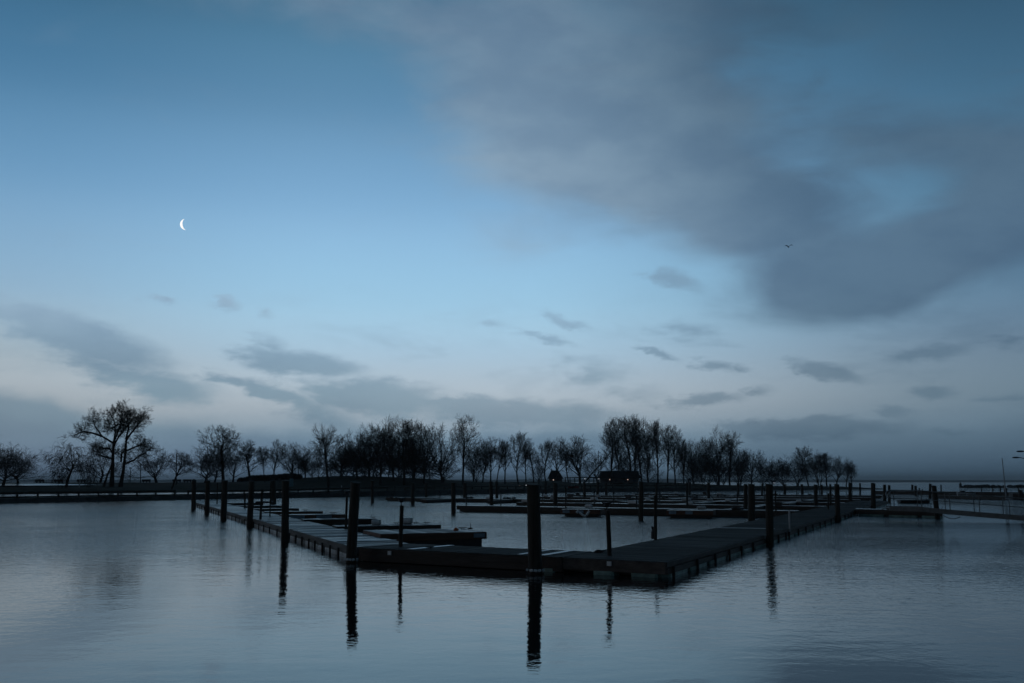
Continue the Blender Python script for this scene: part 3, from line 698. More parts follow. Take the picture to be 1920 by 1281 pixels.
# far docks off the right walkway
dD = Vector((-.842, .539)); 
def far_dock(y_in, length, wd, lb, zt=.45, start=0.0, th=.34):
    a = inner(y_in)+dD*(.06+start); b = a+dD*length; c = b+dR*wd; d = a+dR*wd
    dock('floating_dock', a, b, c, d, lb, 'dock', 'long docks crossing the far basin', zt=zt, near=False, plank=.4, th=th)
    return a, b
FD = []
FD.append(far_dock(67.5, 28.3, 1.8, 'long dark dock crossing the basin, its left end at a thick pile', .50))
FD.append(far_dock(82.0, 30, 1.8, 'second long dock of the far basin, close behind the first one'))
FD.append(far_dock(96, 57, 1.9, 'third and longest dock of the far basin, reaching farthest left'))
FD.append(far_dock(112, 42, 2.0, 'fourth dock of the far basin, below the steep-roofed hut'))
FD.append(far_dock(128, 44, 2.0, 'fifth dock of the far basin, a thin dark line near the shore'))
FD.append(far_dock(146, 40, 2.0, 'farthest dock of the basin, right under the shore rail'))
# fingers on the far docks
frnd = random.Random(12); fcnt = {}
for di, (a, b) in enumerate(FD):
    L = (b-a).length; s = 5.0
    while s < L-3:
        for sgn in ((1,) if di == 0 else (1, -1)):
            if frnd.random() < .25: continue
            wd = 1.0; ln = frnd.uniform(4.5, 6.5)
            p = a+dD*(s+frnd.uniform(-.5, .5)) + (dR*1.85 if sgn > 0 else -dR*.05)
            q = p+dR*(sgn*ln); fcnt[(di, sgn)] = fcnt.get((di, sgn), 0)+1
            dock('finger_dock', p, q, q+dD*wd, p+dD*wd, '%s finger from the right walkway on the %s side of the %s long dock' % (ORD[fcnt[(di, sgn)]-1], 'far' if sgn > 0 else 'near', ORD[di]), 'dock', 'finger docks of the far basin', zt=.42, near=False, plank=.8, th=.28)
        s += 8.2
# two stub platforms on the near side of the first far dock
for (x, y, w, d_, lb) in ((1052, 968.5, 2.9, 1.6, 'small brown float with white looped fenders on the first far dock'), (1250, 971, 3.2, 1.8, 'small brown float with two blue pads on the first far dock')):
    a = P(x, y, 0).to_2d(); b = a+Vector((.842, -.28)).normalized()*w; c = b+Vector((.3, .95))*d_; d = a+Vector((.3, .95))*d_
    o = dock('small_float', a, b, c, d, lb, 'float', None, fx=False, zt=.52, th=.33, near=False, plank=.4, fasc='brown')
    m_ = (a.to_3d()); 
    for t in (.12, .48):
        pm = a.lerp(b, t); bb = MB(o.location, o.rotation_euler.z); ang = math.atan2((b-a).y, (b-a).x)
        bb.box((pm.x+.02, pm.y-.07, .36), (.5, .05, .2), ang); bb.build('pad', M['blue'], o)
# pads, tags on near docks
def pad(parent_label, pts):
    pass
def box_thing(name, c, sz, rz, mt, label, cat, group=None):
    c = Vector(c); b = MB(c, 0); b.box(c, sz, rz); o = b.build(name, M[mt], None, c); return tag(o, label, cat, group)
def find(lb):
    for o in C.objects:
        if o.get('label', '') == lb: return o
bpy.context.view_layer.update()
def part_box(parent, name, c, sz, rz, mt, label=None):
    b = MB(); b.v = []; bb = MB(parent.location, parent.rotation_euler.z); bb.box(c, sz, rz); o = bb.build(name, M[mt], parent)
    if label: o['label'] = label
    return o
f4 = find('fourth finger dock on the left walkway, brown with pale blue pads')
aF = math.atan2(dF.y, dF.x)
for t in (.55, 2.2):
    p = fx2(Vector((-10.2, 60.9)) - dF*(t+.75) - pF*.06); part_box(f4, 'pad', (p.x, p.y, .33), (.95, .05, .24), aF, 'blue')
f1 = find('nearest finger dock, brown sided, with cleats and an orange bit on its end')
p = fx2(Vector((-1.0, 38.4)) - dF*.3 - pF*.06); part_box(f1, 'pad', (p.x, p.y, .43), (.45, .04, .15), aF, 'blue')
# finger 1 dark lower hull
bb = MB(f1.location, f1.rotation_euler.z); e = Vector((-1.0, 38.4))-dF*.15; bb.prism([fx2(k_) for k_ in (e-pF*-.06, e-dF*3.2-pF*-.06, e-dF*3.2+pF*2.9, e+pF*2.9)], -.1, .30); bb.build('float', M['hull'], f1)
# joint plates
rw = find(SEG[0][4]); fw = find('short dark front walkway facing the camera between the two thick piles')
def plate(parent, a, b, w, z, name='joint_plate', mt='metal'):
    a = fx2(a); b = fx2(b); d = (b-a); c = (a+b)/2; part_box(parent, name, (c.x, c.y, z), (d.length, w, .012), math.atan2(d.y, d.x), mt)
plate(rw, outer(43.3)+Vector((-.35, .3)), inner(44.6)+Vector((.1, 0)), .22, .434)
for t, w in ((.10, .22), (.20, .16), (.74, .26)):
    a = F0.lerp(F1, t); b = t_in.lerp(F3, t); plate(fw, a.lerp(b, .06), a.lerp(b, .96), w, .434)
lw = find(LS[0][2])
for Y in (34.5, 38.0, 42): plate(lw, lo(Y)+Vector((.1, 0)), li(Y)-Vector((.1, 0)), .18, .434)

# side dock where the gangway lands
a = P(1604, 967.5, 0).to_2d(); b = P(1767, 972, 0).to_2d(); nn = Vector((.35, .93))
sd_ = dock('floating_dock', a, b, b+nn*2.6, a+nn*2.6, 'dark side dock under the gangway landing at the right', 'dock', None, fx=False, zt=.5, th=.36, near=False, plank=.3, floats=[(a, b, 2.0, .3)])

# ------------------------------------------------------------------ piles
def pile(xt, yt, xb, yb, w, label, group, slant=0.0, collar=False, name='wooden_pile', mt='pile', n=14):
    g = P(xb, yb, 0); top = D(xt, yt, g.y); r = w/2*g.y/F*cp
    o = thing(name, g, 0, label, 'pile', group)
    b = MB(g); top_l = top; k = 5; pts = [Vector((g.x-(top.x-g.x)*.3, g.y, -.8))] + [g.lerp(top_l, i/(k-1)) for i in range(k)]
    b.tube(pts, [r*1.06]+[r*(1.05-.09*i/(k-1)) for i in range(k)], n, True, .10, slant)
    b.build('post', M[mt], o, smooth=False)
    if collar:
        c = MB(g); rr = r*1.22
        for k in range(7):
            a0 = -math.pi/2 + (k-3)*.52; c0 = Vector((g.x+rr*math.cos(a0-.2), g.y+rr*math.sin(a0-.2), .10+.015*math.sin(k*3))); c1 = Vector((g.x+rr*math.cos(a0+.2), g.y+rr*math.sin(a0+.2), .10+.015*math.sin(k*3+1)))
            if k in (1, 5): continue
            c.tube([c0, c1], [.036, .036], 8)
        c.build('collar', M['white'], o)
    return o
PG = 'thick dark piles along the outer side of the walkways'
pile(1000, 908, 1003.5, 1076, 25, 'thickest dark pile in front of the front walkway, white collar at the water', PG, .02, True, n=24)
pile(667, 904, 658, 1055, 18.5, 'thick leaning pile at the left corner of the front walkway, white collar at the water', PG, .03, True, n=20)
pile(536, 901, 534, 1016, 14, 'thick dark pile outside the near left walkway', PG, .02, n=18)
pile(472, 902, 468, 988, 11, 'leaning dark pile, fourth from the far end of the left walkway', PG, .02)
pile(422, 901, 419, 976, 11, 'dark pile, third from the far end of the left walkway', PG, .02)
pile(390, 901, 388, 965, 9, 'dark pile, second from the far end of the left walkway', PG, .02)
pile(364, 901, 363, 956, 8.5, 'slant-topped pile at the far end of the left walkway', PG, .12)
pile(512, 901, 513, 944, 10, 'dark pile inside the basin behind the far finger docks of the left walkway', PG, .02)
pile(1442, 908, 1443.5, 1024, 14, 'thick dark pile on the outer side of the right walkway', PG, .02, n=18)
pile(1409, 908, 1409.5, 977, 13, 'dark pile inside the right walkway at its pale joint plate', PG, .02, n=16)
pile(1398, 908, 1398, 962, 7.5, 'dark pile half hidden just left of the joint plate pile', PG, .02)
pile(1569, 908, 1571.5, 979, 9.5, 'dark pile outside the right walkway before the side dock', PG, .02)
pile(1637, 906, 1638, 957, 8.5, 'dark pile on the side dock left of the gangway', PG, .03)
pile(1751, 911, 1758, 973, 9, 'leaning dark pile in front of the gangway', PG, .03)
FP = [(698, 901, 943, 6), (774, 905, 945, 7.5), (799, 905, 934, 5), (850, 905, 962, 8.5), (871.5, 905, 936, 7), (921, 903, 949, 7), (931, 903, 937, 5), (1023, 903, 930, 5), (1041.5, 905, 955, 8),
      (1095.5, 904, 938, 5.5), (1120.5, 903, 937, 5.5), (1137, 905, 932, 5), (1202, 903, 977, 9), (1231, 905, 950, 4.5), (1293, 904, 933, 4.5), (1288, 905, 957, 4), (1329, 905, 943, 5.5), (1384, 906, 935, 4.5),
      (1429, 908, 933, 4), (1472, 908, 932, 5), (1504, 908, 930, 5), (1529.5, 909, 956, 7.5), (1541, 909, 932, 4), (1557.5, 908, 955, 4), (1593.5, 905, 944, 6.5), (1613, 906, 930, 3.5), (1658.5, 909, 942, 6), (1667, 910, 943, 5),
      (1710, 909, 926, 4.5), (1717.5, 911, 930, 5), (1743.5, 907, 935, 5), (1765, 909, 925, 2.5), (1724, 915, 926, 2.5), (1730, 917, 926, 2), (1840, 910, 922, 2), (1861.5, 911, 923, 2), (1875.5, 912, 925, 2.5), (1886, 915, 937, 6), (1914, 919, 938, 7), (1910, 909, 922, 2)]
FP.sort()
def bucket(x):
    if x < 1000: return 'in the far basin, left of the thick front pile'
    if x < 1250: return 'between the thick front pile and the padded float'
    if x < 1440: return 'between padded float and walkway pile'
    if x < 1700: return 'right of the thick walkway pile'
    return 'behind the gangway'
cnt = {}
for (x, yt, yb, w) in FP:
    b_ = bucket(x); cnt[b_] = cnt.get(b_, 0)+1
    sz = 'stout' if w >= 7 else ('slim' if w >= 4.5 else 'thin')
    pile(x+random.Random(x+1).uniform(-.9, .9), yt, x+random.Random(x).uniform(-.6, .8), yb, w, '%s pile, %s from the left %s' % (sz, ORD[cnt[b_]-1], b_), 'dark piles of the far basin', .02, n=8)

# ------------------------------------------------------------------ slim mooring posts with lamp heads
def slim_post(xt, yt, xb, yb, w, label, zb=0.0, head=True, tagpos=None, light=False):
    g = P(xb, yb, zb); top = D(xt, yt, g.y); r = w/2*g.y/F
    o = thing('mooring_post', (g.x, g.y, g.z), 0, label, 'post', 'slim mooring posts on the walkways')
    b = MB(o.location); b.tube([g-Vector((0, 0, .5 if zb < .1 else .02)), g.lerp(top, .5), top], [r, r, r*.97], 12); b.build('pole', M['metal' if light else 'pile'], o)
    if head:
        h = MB(o.location); t = top - Vector((r*.35, 0, 0))
        h.tube([t, t+Vector((0, 0, .10))], [.015, .015], 6); 
        h.tube([t+Vector((0, 0, .09)), t+Vector((0, 0, .14)), t+Vector((0, 0, .24))], [.03, .085, .10], 10)
        for s in (-1, 1):
            h.tube([t+Vector((s*.08, 0, .2)), t+Vector((s*.17, 0, .27)), t+Vector((s*.2, 0, .26))], [.02, .014, .01], 6)
        h.build('lamp_head', M['dmetal'], o)
    return o
slim_post(753.5, 948, 750, 1050, 7.6, 'slim upright post with a small flared head before the front walkway')
slim_post(1139.5, 958, 1144.5, 1070, 8.5, 'slim leaning post with a small flared head at the front corner of the right walkway')
slim_post(650.5, 931, 648.5, 991, 4.6, 'slim post with a round head beside the thick leaning pile', .42)
slim_post(492, 918, 487, 988, 4.6, 'slim leaning headless post on the near left walkway edge', .0, False)
slim_post(508, 905, 506, 968, 2.6, 'thin rod standing on the left walkway', .42, False)
slim_post(459.5, 925, 459, 953, 3.2, 'thin short post on the sixth finger dock of the left walkway', .42, False)
slim_post(408, 905, 407, 945, 2.2, 'thin rod near the far end of the left walkway', .42, False)
slim_post(1229, 930, 1229, 1012, 6.2, 'slim dark post on the inner edge of the right walkway', .42, False)
slim_post(1480, 957, 1481, 996, 3.4, 'pale thin pipe standing on the outer edge of the right walkway', .3, False, None, True)
slim_post(1454, 920, 1455, 967, 3, 'thin dark rod on the middle right walkway', .42, False)
slim_post(1553, 925, 1553, 955, 3, 'thin short rod near the far end of the right walkway', .42, False)
slim_post(1061, 915, 1061, 953, 2.6, 'thin rod on the first far dock behind the looped fenders', .5, False)
# white tag plates on the front fascia
for (x, y, lb) in ((742, 1037, 'small white square plate fixed to the front walkway'), (1137, 1057, 'small white square plate at the front corner of the right walkway')):
    n2 = Vector((.842, -.539)); 
    best = None
    for k in range(0, 1000):
        t = k/1000.0; q = fx2(C1.lerp(C0, t))
        if best is None or abs(960+F*q.x/(q.y*1.02)-x) < best[0]: best = (abs(960+F*q.x/(q.y*1.02)-x), q)
    q = best[1] - nF*.07; z = D(x, y, q.y).z
    parent = fw if x < 1060 else rw
    part_box(parent, 'reflector', (q.x, q.y, z), (.13, .03, .12), math.atan2(-.539, .842), 'white')

# ------------------------------------------------------------------ things lying on the docks
def barrel(c, r, l, rz, label, grp='white barrels on the finger docks'):
    c = Vector(c); o = thing('buoy_barrel', (c.x, c.y, c.z-r), rz, label, 'buoy', grp)
    b = MB(); b.tube([(-l/2, 0, r), (-l/2+.04, 0, r), (-l/4, 0, r), (l/4, 0, r), (l/2-.04, 0, r), (l/2, 0, r)], [r*.8, r*.97, r, r, r*.97, r*.8], 16); b.build('body', M['white'], o, smooth=False)
    b = MB(); b.tube([(l/2-.06, 0, r), (l/2+.015, 0, r)], [r*1.02, r*.86], 16); b.build('cap', M['pale_float'], o)
p = D(705, 978.5, 47.3); barrel((p.x, p.y, .5+.13), .125, .42, .1, 'white barrel buoy on the second finger dock, left of the slim post')
p = D(764, 973, 48.4); barrel((p.x, 48.4, .5+.15), .15, .45, -.1, 'white barrel buoy on the second finger dock, right of the slim post')
def cleat(x, Y, z, rz, label, s=1.0):
    s *= .62; Y *= 1.025
    p = D(x, 950, Y); o = thing('cleat', (p.x, Y, z), rz, label, 'cleat', 'metal cleats on the docks')
    b = MB(); b.tube([(-.2*s, 0, .09*s), (-.1*s, 0, .075*s), (.1*s, 0, .075*s), (.2*s, 0, .09*s)], [.012*s, .02*s, .02*s, .012*s], 6); b.build('horns', M['dmetal'], o)
    b = MB(); b.tube([(-.06*s, 0, 0), (-.05*s, 0, .07*s)], [.02*s, .018*s], 6); b.tube([(.06*s, 0, 0), (.05*s, 0, .07*s)], [.02*s, .018*s], 6); b.build('base', M['dmetal'], o)
cleat(868, 40.6, .56, aF, 'dark cleat on the end of the nearest finger dock', 1.5)
cleat(744, 47.0, .5, aF, 'dark cleat beside the slim post on the second finger dock', 1.4)
cleat(780, 47.2, .5, aF, 'dark cleat right of the right-hand white barrel', 1.4)
cleat(800, 47.2, .5, aF, 'dark cleat near the end of the second finger dock', 1.4)
cleat(700, 54.4, .5, aF, 'dark cleat on the third finger dock', 1.6)
cleat(625, 61.6, .5, aF, 'dark cleat on the blue-padded finger dock', 1.8)
cleat(573, 68.4, .48, aF, 'dark cleat on the plain brown finger dock', 1.8)
cleat(806, 31.0, .42, aF, 'small dark cleat on the front walkway before the nearest finger dock', 1.2)
p = D(855, 994, 40.6); b = MB(Vector((p.x, 40.6, .56))); b.tube([(p.x, 40.6, .562), (p.x, 40.6, .60), (p.x, 40.6, .67)], [.10, .11, .05], 10); b.tube([(p.x, 40.6, .67), (p.x, 40.6, .72)], [.018, .018], 6)
tag(b.build('deck_buoy', M['orange'], None, (p.x, 40.6, .56)), 'small orange buoy on the nearest finger dock', 'buoy')
p = D(882, 990, 42.2); b = MB(Vector((p.x, 42.2, .56))); b.tube([(p.x, 42.2, .56), (p.x, 42.2, .8)], [.02, .012], 6); b.tube([(p.x-.1, 42.2, .57), (p.x+.1, 42.2, .57)], [.03, .03], 6)
tag(b.build('flag_stake', M['dmetal'], None, (p.x, 42.2, .56)), 'short stake at the tip of the nearest finger dock', 'stake')
# bird-like lump and hose at inner edge of right walkway
g = P(1224, 1011, .42); b = MB(g)
b.tube([g, g+Vector((.0, 0, .12)), g+Vector((.02, 0, .3)), g+Vector((0, 0, .36))], [.05, .05, .05, .04], 8); b.ball(g+Vector((.0, 0, .41)), .055, 8, 6)
o = b.build('power_pedestal', M['dmetal'], None, g); tag(o, 'small pale and dark pedestal beside the slim post on the right walkway', 'pedestal')
c = MB(g); c.tube([g+Vector((-.055, -.03, .02)), g+Vector((-.06, -.03, .28))], [.02, .02], 6); c.build('hose', M['pale_float'], o)
g = P(1123, 1036, .42); b = MB(g); b.ball(g+Vector((0, 0, .03)), .09, 8, 6, (1.4, 1, .6)); b.tube([g+Vector((-.15, 0, .02)), g+Vector((.2, 0, .05))], [.015, .015], 6)
tag(b.build('rope_coil', M['fascia'], None, g), 'small dark rope heap on the inner corner of the front walkway', 'rope')
# looped white fenders on first far dock
g = P(1086, 967, .1); o = thing('fender_string', g, 0, 'string of white tubes hanging in a loop on the first far dock', 'fender')
for (x0, y0, x1, y1) in ((1081, 962, 1085, 957), (1086, 961, 1094, 967), (1094, 967.5, 1099, 967.5), (1100, 966, 1105, 958)):
    Yb = g.y-.2; b = MB(g); b.tube([D(x0, y0, Yb), D(x1, y1, Yb)], [.08, .08], 8); b.build('tube', M['white'], o)
# clutter of the far docks
crnd = random.Random(4); kinds = ['white', 'fascia', 'hull', 'pale_float', 'metal', 'hull']
ccnt = {}
for di, (a, b2) in enumerate(FD):
    L = (b2-a).length; s = 1.5
    while s < L-1:
        s += crnd.uniform(1.8, 5.5)
        q = a+dD*min(s, L-.5)+dR*crnd.uniform(.3, 1.5); k = crnd.randrange(4); zt = .505 if di == 0 else .455
        xp = 960+F*q.x/q.y
        if xp > 1580: continue
        q = fx2(q)
        ccnt[(di, k)] = ccnt.get((di, k), 0)+1; sfx = ', %s from the right walkway on the %s long dock' % (ORD[ccnt[(di, k)]-1], ORD[di])
        if k == 0:
            sz = (crnd.uniform(.5, 1.1), .4, crnd.uniform(.25, .4)); b = MB(Vector((q.x, q.y, zt))); b.rbox((q.x, q.y, zt+sz[2]/2), sz, math.atan2(dD.y, dD.x), .05)
            mt = crnd.choice(['hull', 'white', 'fascia', 'metal'])
            tag(b.build('dock_box', M[mt], None, (q.x, q.y, zt)), {'hull': 'low dark box', 'white': 'low pale box', 'fascia': 'low blackish box', 'metal': 'low grey box'}[mt]+sfx, 'box', 'storage boxes on the far docks')
        elif k == 1:
            r = crnd.uniform(.10, .16); b = MB(Vector((q.x, q.y, zt))); dv = Vector((dD.x, dD.y, 0))*crnd.uniform(.25, .4); c = Vector((q.x, q.y, zt+r))
            b.tube([c-dv, c-dv*.8, c+dv*.8, c+dv], [r*.5, r, r, r*.5], 10); tag(b.build('fender', M[crnd.choice(['white', 'white', 'pale_float'])], None, (q.x, q.y, zt)), 'pale fender lying'+sfx.replace(',', ' down,'), 'fender', 'pale fenders lying on the far docks')
        elif k == 2:
            h = crnd.uniform(.7, 1.1); o = thing('power_pedestal', (q.x, q.y, zt), 0, 'slim power pedestal'+sfx, 'pedestal', 'power pedestals on the far docks')
            b = MB(); b.tube([(0, 0, 0), (0, 0, h)], [.05, .05], 8); b.build('pole', M['dmetal'], o)
            b = MB(); b.box((0, 0, h+.08), (.16, .14, .2), 0); b.build('head', M['hull'], o)
        else:
            b = MB(Vector((q.x, q.y, zt))); 
            for j in range(5): b.ball((q.x+crnd.gauss(0, .3), q.y+crnd.gauss(0, .2), zt+.08), crnd.uniform(.08, .2), 7, 5, (1.3, 1, .7))
            tag(b.build('rope_heap', M['fascia'], None, (q.x, q.y, zt)), 'dark gear heap'+sfx, 'rope', 'gear heaps on the far docks')
# bundles on the farthest left finger
for x in (488, 503): 
    g = D(x, 940, 98.5); b = MB(Vector((g.x, 98.5, .45)))
    for j in range(4): b.ball((g.x+(j-1.5)*.22, 98.5, .52), .14+.03*(j % 2), 8, 5, (1.2, 1, .7))
    tag(b.build('rope_heap', M['hull'], None, (g.x, 98.5, .45)), '%s dark bundle on the farthest left finger dock' % ('left' if x < 495 else 'right'), 'rope', 'bundles on the farthest left finger dock')

# ------------------------------------------------------------------ gangway
def gangway():
    ys_ = [(1655, 66), (1677, 65), (1920, 60.4), (2050, 58)]
    def top(x, off=0.0):
        Y = interp(ys_, x); y = interp([(1655, 950), (1728, 951.5), (1782, 957), (1894, 966), (2050, 979)], x); q = D(x, y, Y); q.z += off; return q
    s = top(1668)
    o = thing('gangway', s, 0, 'pale metal gangway with pipe rails running off the right edge', 'gangway')
    back = Vector((.35, 1.5, 0))
    def poly(pts_top, dz0, dz1, th):
        b = MB(s)
        for p, q in zip(pts_top, pts_top[1:]):
            b.hexa([p+Vector((0, 0, dz0)), q+Vector((0, 0, dz0)), q+Vector((0, th, dz0)), p+Vector((0, th, dz0))], [p+Vector((0, 0, dz1)), q+Vector((0, 0, dz1)), q+Vector((0, th, dz1)), p+Vector((0, th, dz1))])
        return b
    xs = [1668, 1728, 1782, 1837, 1894, 1960, 2040]
    P0 = [top(x) for x in xs]
    poly(P0, -.27, .02, .06).build('stringer', M['gmetal'], o)
    poly([p+back for p in P0], -.27, .02, .06).build('stringer', M['gmetal'], o)
    b = MB(s)
    for p, q in zip(P0, P0[1:]):
        b.hexa([p+Vector((0, .06, -.1)), q+Vector((0, .06, -.1)), q+back+Vector((0, 0, -.1)), p+back+Vector((0, 0, -.1))], [p+Vector((0, .06, -.04)), q+Vector((0, .06, -.04)), q+back+Vector((0, 0, -.04)), p+back+Vector((0, 0, -.04))])
    b.build('deck', M['deck_far'], o)
    for off in (Vector((0, .03, 0)), back+Vector((0, .03, 0))):
        for x in (1677, 1728.8, 1782, 1837.7, 1894, 1952, 2010):
            p = top(x)+off; b = MB(s); b.tube([p, p+Vector((0, 0, 1.04))], [.028, .028], 8); b.build('rail_post', M['gmetal'], o)
        for dz, r in ((1.05, .03), (.52, .02)):
            b = MB(s); pts = [top(x, dz)+off for x in [1677]+xs[1:]]
            if dz > 1: pass
            b.tube(pts, [r]*len(pts), 8); b.build('rail', M['gmetal'], o)
        # rounded rail end
        b = MB(s); c = top(1677, .785)+off; pts = []
        for k in range(9):
            a_ = math.pi/2 + math.pi*k/8; pts.append(c+Vector((math.cos(a_)*.30, 0, math.sin(a_)*.265)))
        b.tube(pts, [.028]*9, 8); b.build('rail_end', M['metal'], o)
    # landing flap
    a1 = top(1668)+Vector((0, .05, 0)); f = MB(s); l0 = P(1657, 954, .53); 
    f.hexa([l0, a1+Vector((0, 0, -.1)), a1+back+Vector((0, 0, -.1)), l0+back], [l0+Vector((0, 0, .02)), a1+Vector((0, 0, -.06)), a1+back+Vector((0, 0, -.06)), l0+back+Vector((0, 0, .02))])
    f.build('flap', M['metal'], o)
    # hanging cable
    pts = []
    for k in range(9):
        t = k/8; p = top(lerp(1768, 1800, t), -.36); p.z -= .32*math.sin(math.pi*t)*.5 + .0; pts.append(p)
    b = MB(s); b.tube(pts, [.02]*9, 6); b.build('cable', M['dmetal'], o)
gangway()
# ------------------------------------------------------------------ far right: docks, boats, breakwater
a = P(1748, 934.5, 0).to_2d(); b_ = P(1885, 938.5, 0).to_2d(); nn = Vector((.2, .98))*2
dock('floating_dock', a, b_, b_+nn, a+nn, 'low dark dock behind the gangway at the far right', 'dock', None, fx=False, zt=.5, th=.36, near=False, plank=.5)
a = P(1900, 937, 0).to_2d(); b_ = P(1960, 938, 0).to_2d()
dock('floating_dock', a, b_, b_+nn, a+nn, 'dark dock stub cut off by the right edge', 'dock', None, fx=False, zt=.9, th=.8, near=False, plank=.5)
a = P(1640, 927, 0).to_2d(); b_ = P(1935, 931, 0).to_2d(); nn = Vector((.1, .99))*2.5
dock('floating_dock', a, b_, b_+nn, a+nn, 'farthest thin dark dock crossing behind the gangway', 'dock', None, fx=False, zt=.7, th=.6, near=False, plank=1.0)
def boat(x, y, Yd, ln, h, mt, label, name='small_boat', cover=None, rz=0.0, z0=0.0):
    p = D(x, y, Yd); o = thing(name, (p.x, Yd, z0), rz, label, 'boat', None)
    b = MB(); n = 12; secs = []
    for i in range(n+1):
        t = i/n; xx = (t-.5)*ln; wd = ln*.18*(1-max(0, (t-.45)/.55)**2.2) if t > .45 else ln*.18*(.85+.15*t/.45); sh = h*(1+.35*max(0, t-.5)*2)
        wd = max(wd, .03); secs.append([(xx, -wd, sh), (xx, -wd*.8, h*.3), (xx, 0, -.12), (xx, wd*.8, h*.3), (xx, wd, sh)])
    vs = [q for s in secs for q in s]; fs = []
    for i in range(n):
        for j in range(4): a0 = i*5+j; fs.append((a0, a0+5, a0+6, a0+1))
        fs.append((i*5+4, i*5+9, i*5+5, i*5))
    fs.append((0, 1, 2, 3, 4)); b.add(vs, fs); b.build('hull', M[mt], o)
    if cover:
        c = MB(); c.rbox((-ln*.05, 0, h+.18), (ln*.35, ln*.25, .36), 0, .1); c.build('cabin', M[cover], o)
    c = MB(); c.tube([(-ln*.5, -.16*ln, h+.03), (0, -.185*ln, h+.03), (ln*.2, -.16*ln, h*1.1+.03)], [.03]*3, 6); c.tube([(-ln*.5, .16*ln, h+.03), (0, .185*ln, h+.03), (ln*.2, .16*ln, h*1.1+.03)], [.03]*3, 6); c.build('rub_rail', M['dmetal'], o)
    return o
boat(1714, 940, 118, 3.6, .32, 'hull', 'dark low dinghy moored left behind the leaning gangway pile')
boat(1806, 925, 185, 2.2, .55, 'white', 'small white boat with dark middle behind the gangway', cover='hull')
boat(1822, 926, 183, 1.8, .45, 'pale_float', 'smaller pale boat right beside the white boat behind the gangway')
boat(1075, 915, 247, 2.6, .4, 'red', 'small red boat with pale cover pulled up below the pergola', cover='white', z0=.95)
boat(1260, 943, 116, 4.2, .3, 'fascia', 'dark open boat tied to the far docks right of the slim pile')
# leaning mast
g = P(1887, 938, .5); o = thing('mast', g, 0, 'thin leaning mast at the far right', 'mast')
b = MB(g); b.tube([g, D(1879, 859, g.y)], [.08, .04], 8); b.build('pole', M['metal'], o)
b = MB(g); b.box(g+Vector((0, 0, .05)), (.3, .3, .1)); b.build('base', M['dmetal'], o)
# street lamps off the right edge
def street_lamp(xp, Y, hx, hy, label):
    base = Vector(((xp-960)/F*Y, Y, 0)); head = D(hx, hy, Y); o = thing('street_lamp', base, 0, label, 'street lamp', 'street lamps beyond the right edge')
    b = MB(base); topz = head.z-.75; b.tube([base+Vector((0, 0, -1)), base+Vector((0, 0, topz))], [.12, .07], 10); b.build('pole', M['dmetal'], o)
    b = MB(base); b.tube([base+Vector((0, 0, topz-.05)), Vector((lerp(base.x, head.x, .5), Y, topz+.5)), Vector((head.x+.4, Y, head.z))], [.05, .045, .04], 8); b.build('arm', M['dmetal'], o)
    b = MB(base); b.ball((head.x, Y, head.z), .45, 12, 6, (1.0, .4, .22)); b.build('lamp_head', M['dmetal'], o)
street_lamp(1962, 110, 1913, 846.5, 'street lamp with the higher cobra head reaching in from the right edge')
street_lamp(1955, 115, 1905, 858, 'street lamp with the lower cobra head and bowed arm at the right edge')
# breakwater far right
b = MB(); rnd = random.Random(8)
a = P(1808, 914.8, 0); e = P(2100, 915.3, 0)
for k in range(260):
    t = rnd.random(); c = a.lerp(e, t)+Vector((0, rnd.uniform(-2, 2), rnd.uniform(.1, .75))); b.ball(c, rnd.uniform(.6, 1.1), 6, 4, (1.2, 1, .7))
tag(b.build('breakwater', M['rock']), 'low stone breakwater on the sea horizon at the right', 'breakwater')
b = MB(); a = P(1801, 914, 0); b.tube([a, a+Vector((0, 0, 1.6))], [.7, .6], 8); b.tube([a+Vector((0, 0, 1.6)), a+Vector((0, 0, 2.2))], [.4, .2], 8)
tag(b.build('beacon', M['dmetal']), 'small dark beacon at the left end of the breakwater', 'beacon')

# ------------------------------------------------------------------ shore furniture
def guard_rail():
    g = ground(0, interp(SHORE, 0)+1.6)
    def mk(x0, x1, label, hb, th, sp, off=1.6):
        pts = []; x = x0
        last = None
        while x <= x1:
            Y = interp(SHORE, x)+off; q = ground(x, Y)
            if last is None or (q-last).length >= sp: pts.append(q.copy()); last = q.copy()
            x += .5
        o = thing('guard_rail', pts[0], 0, label, 'guard rail', 'timber guard rails along the shore')
        b = MB(pts[0])
        for i in range(len(pts)-1):
            p, q = pts[i], pts[i+1]; d = (q-p).normalized()*.0
            b.tube([p+Vector((0, 0, hb)), q+Vector((0, 0, hb))], [th, th], 8)
        b.build('beam', M['pile'], o)
        rr = random.Random(1)
        for p in pts:
            b = MB(pts[0]); q = p+Vector((0, .22, 0)); b.tube([q-Vector((0, 0, .3)), q+Vector((rr.uniform(-.05, .05), 0, hb+.18))], [.13, .12], 7); b.build('post', M['pile'], o)
    mk(-60, 352, 'thick round timber guard rail on short posts along the left shore', .62, .19, 3.0)
    mk(353, 740, 'timber guard rail along the shore behind the left walkway', .60, .15, 3.4)
    mk(741, 1340, 'thin timber guard rail along the shore behind the far docks', .62, .11, 3.6)
guard_rail()
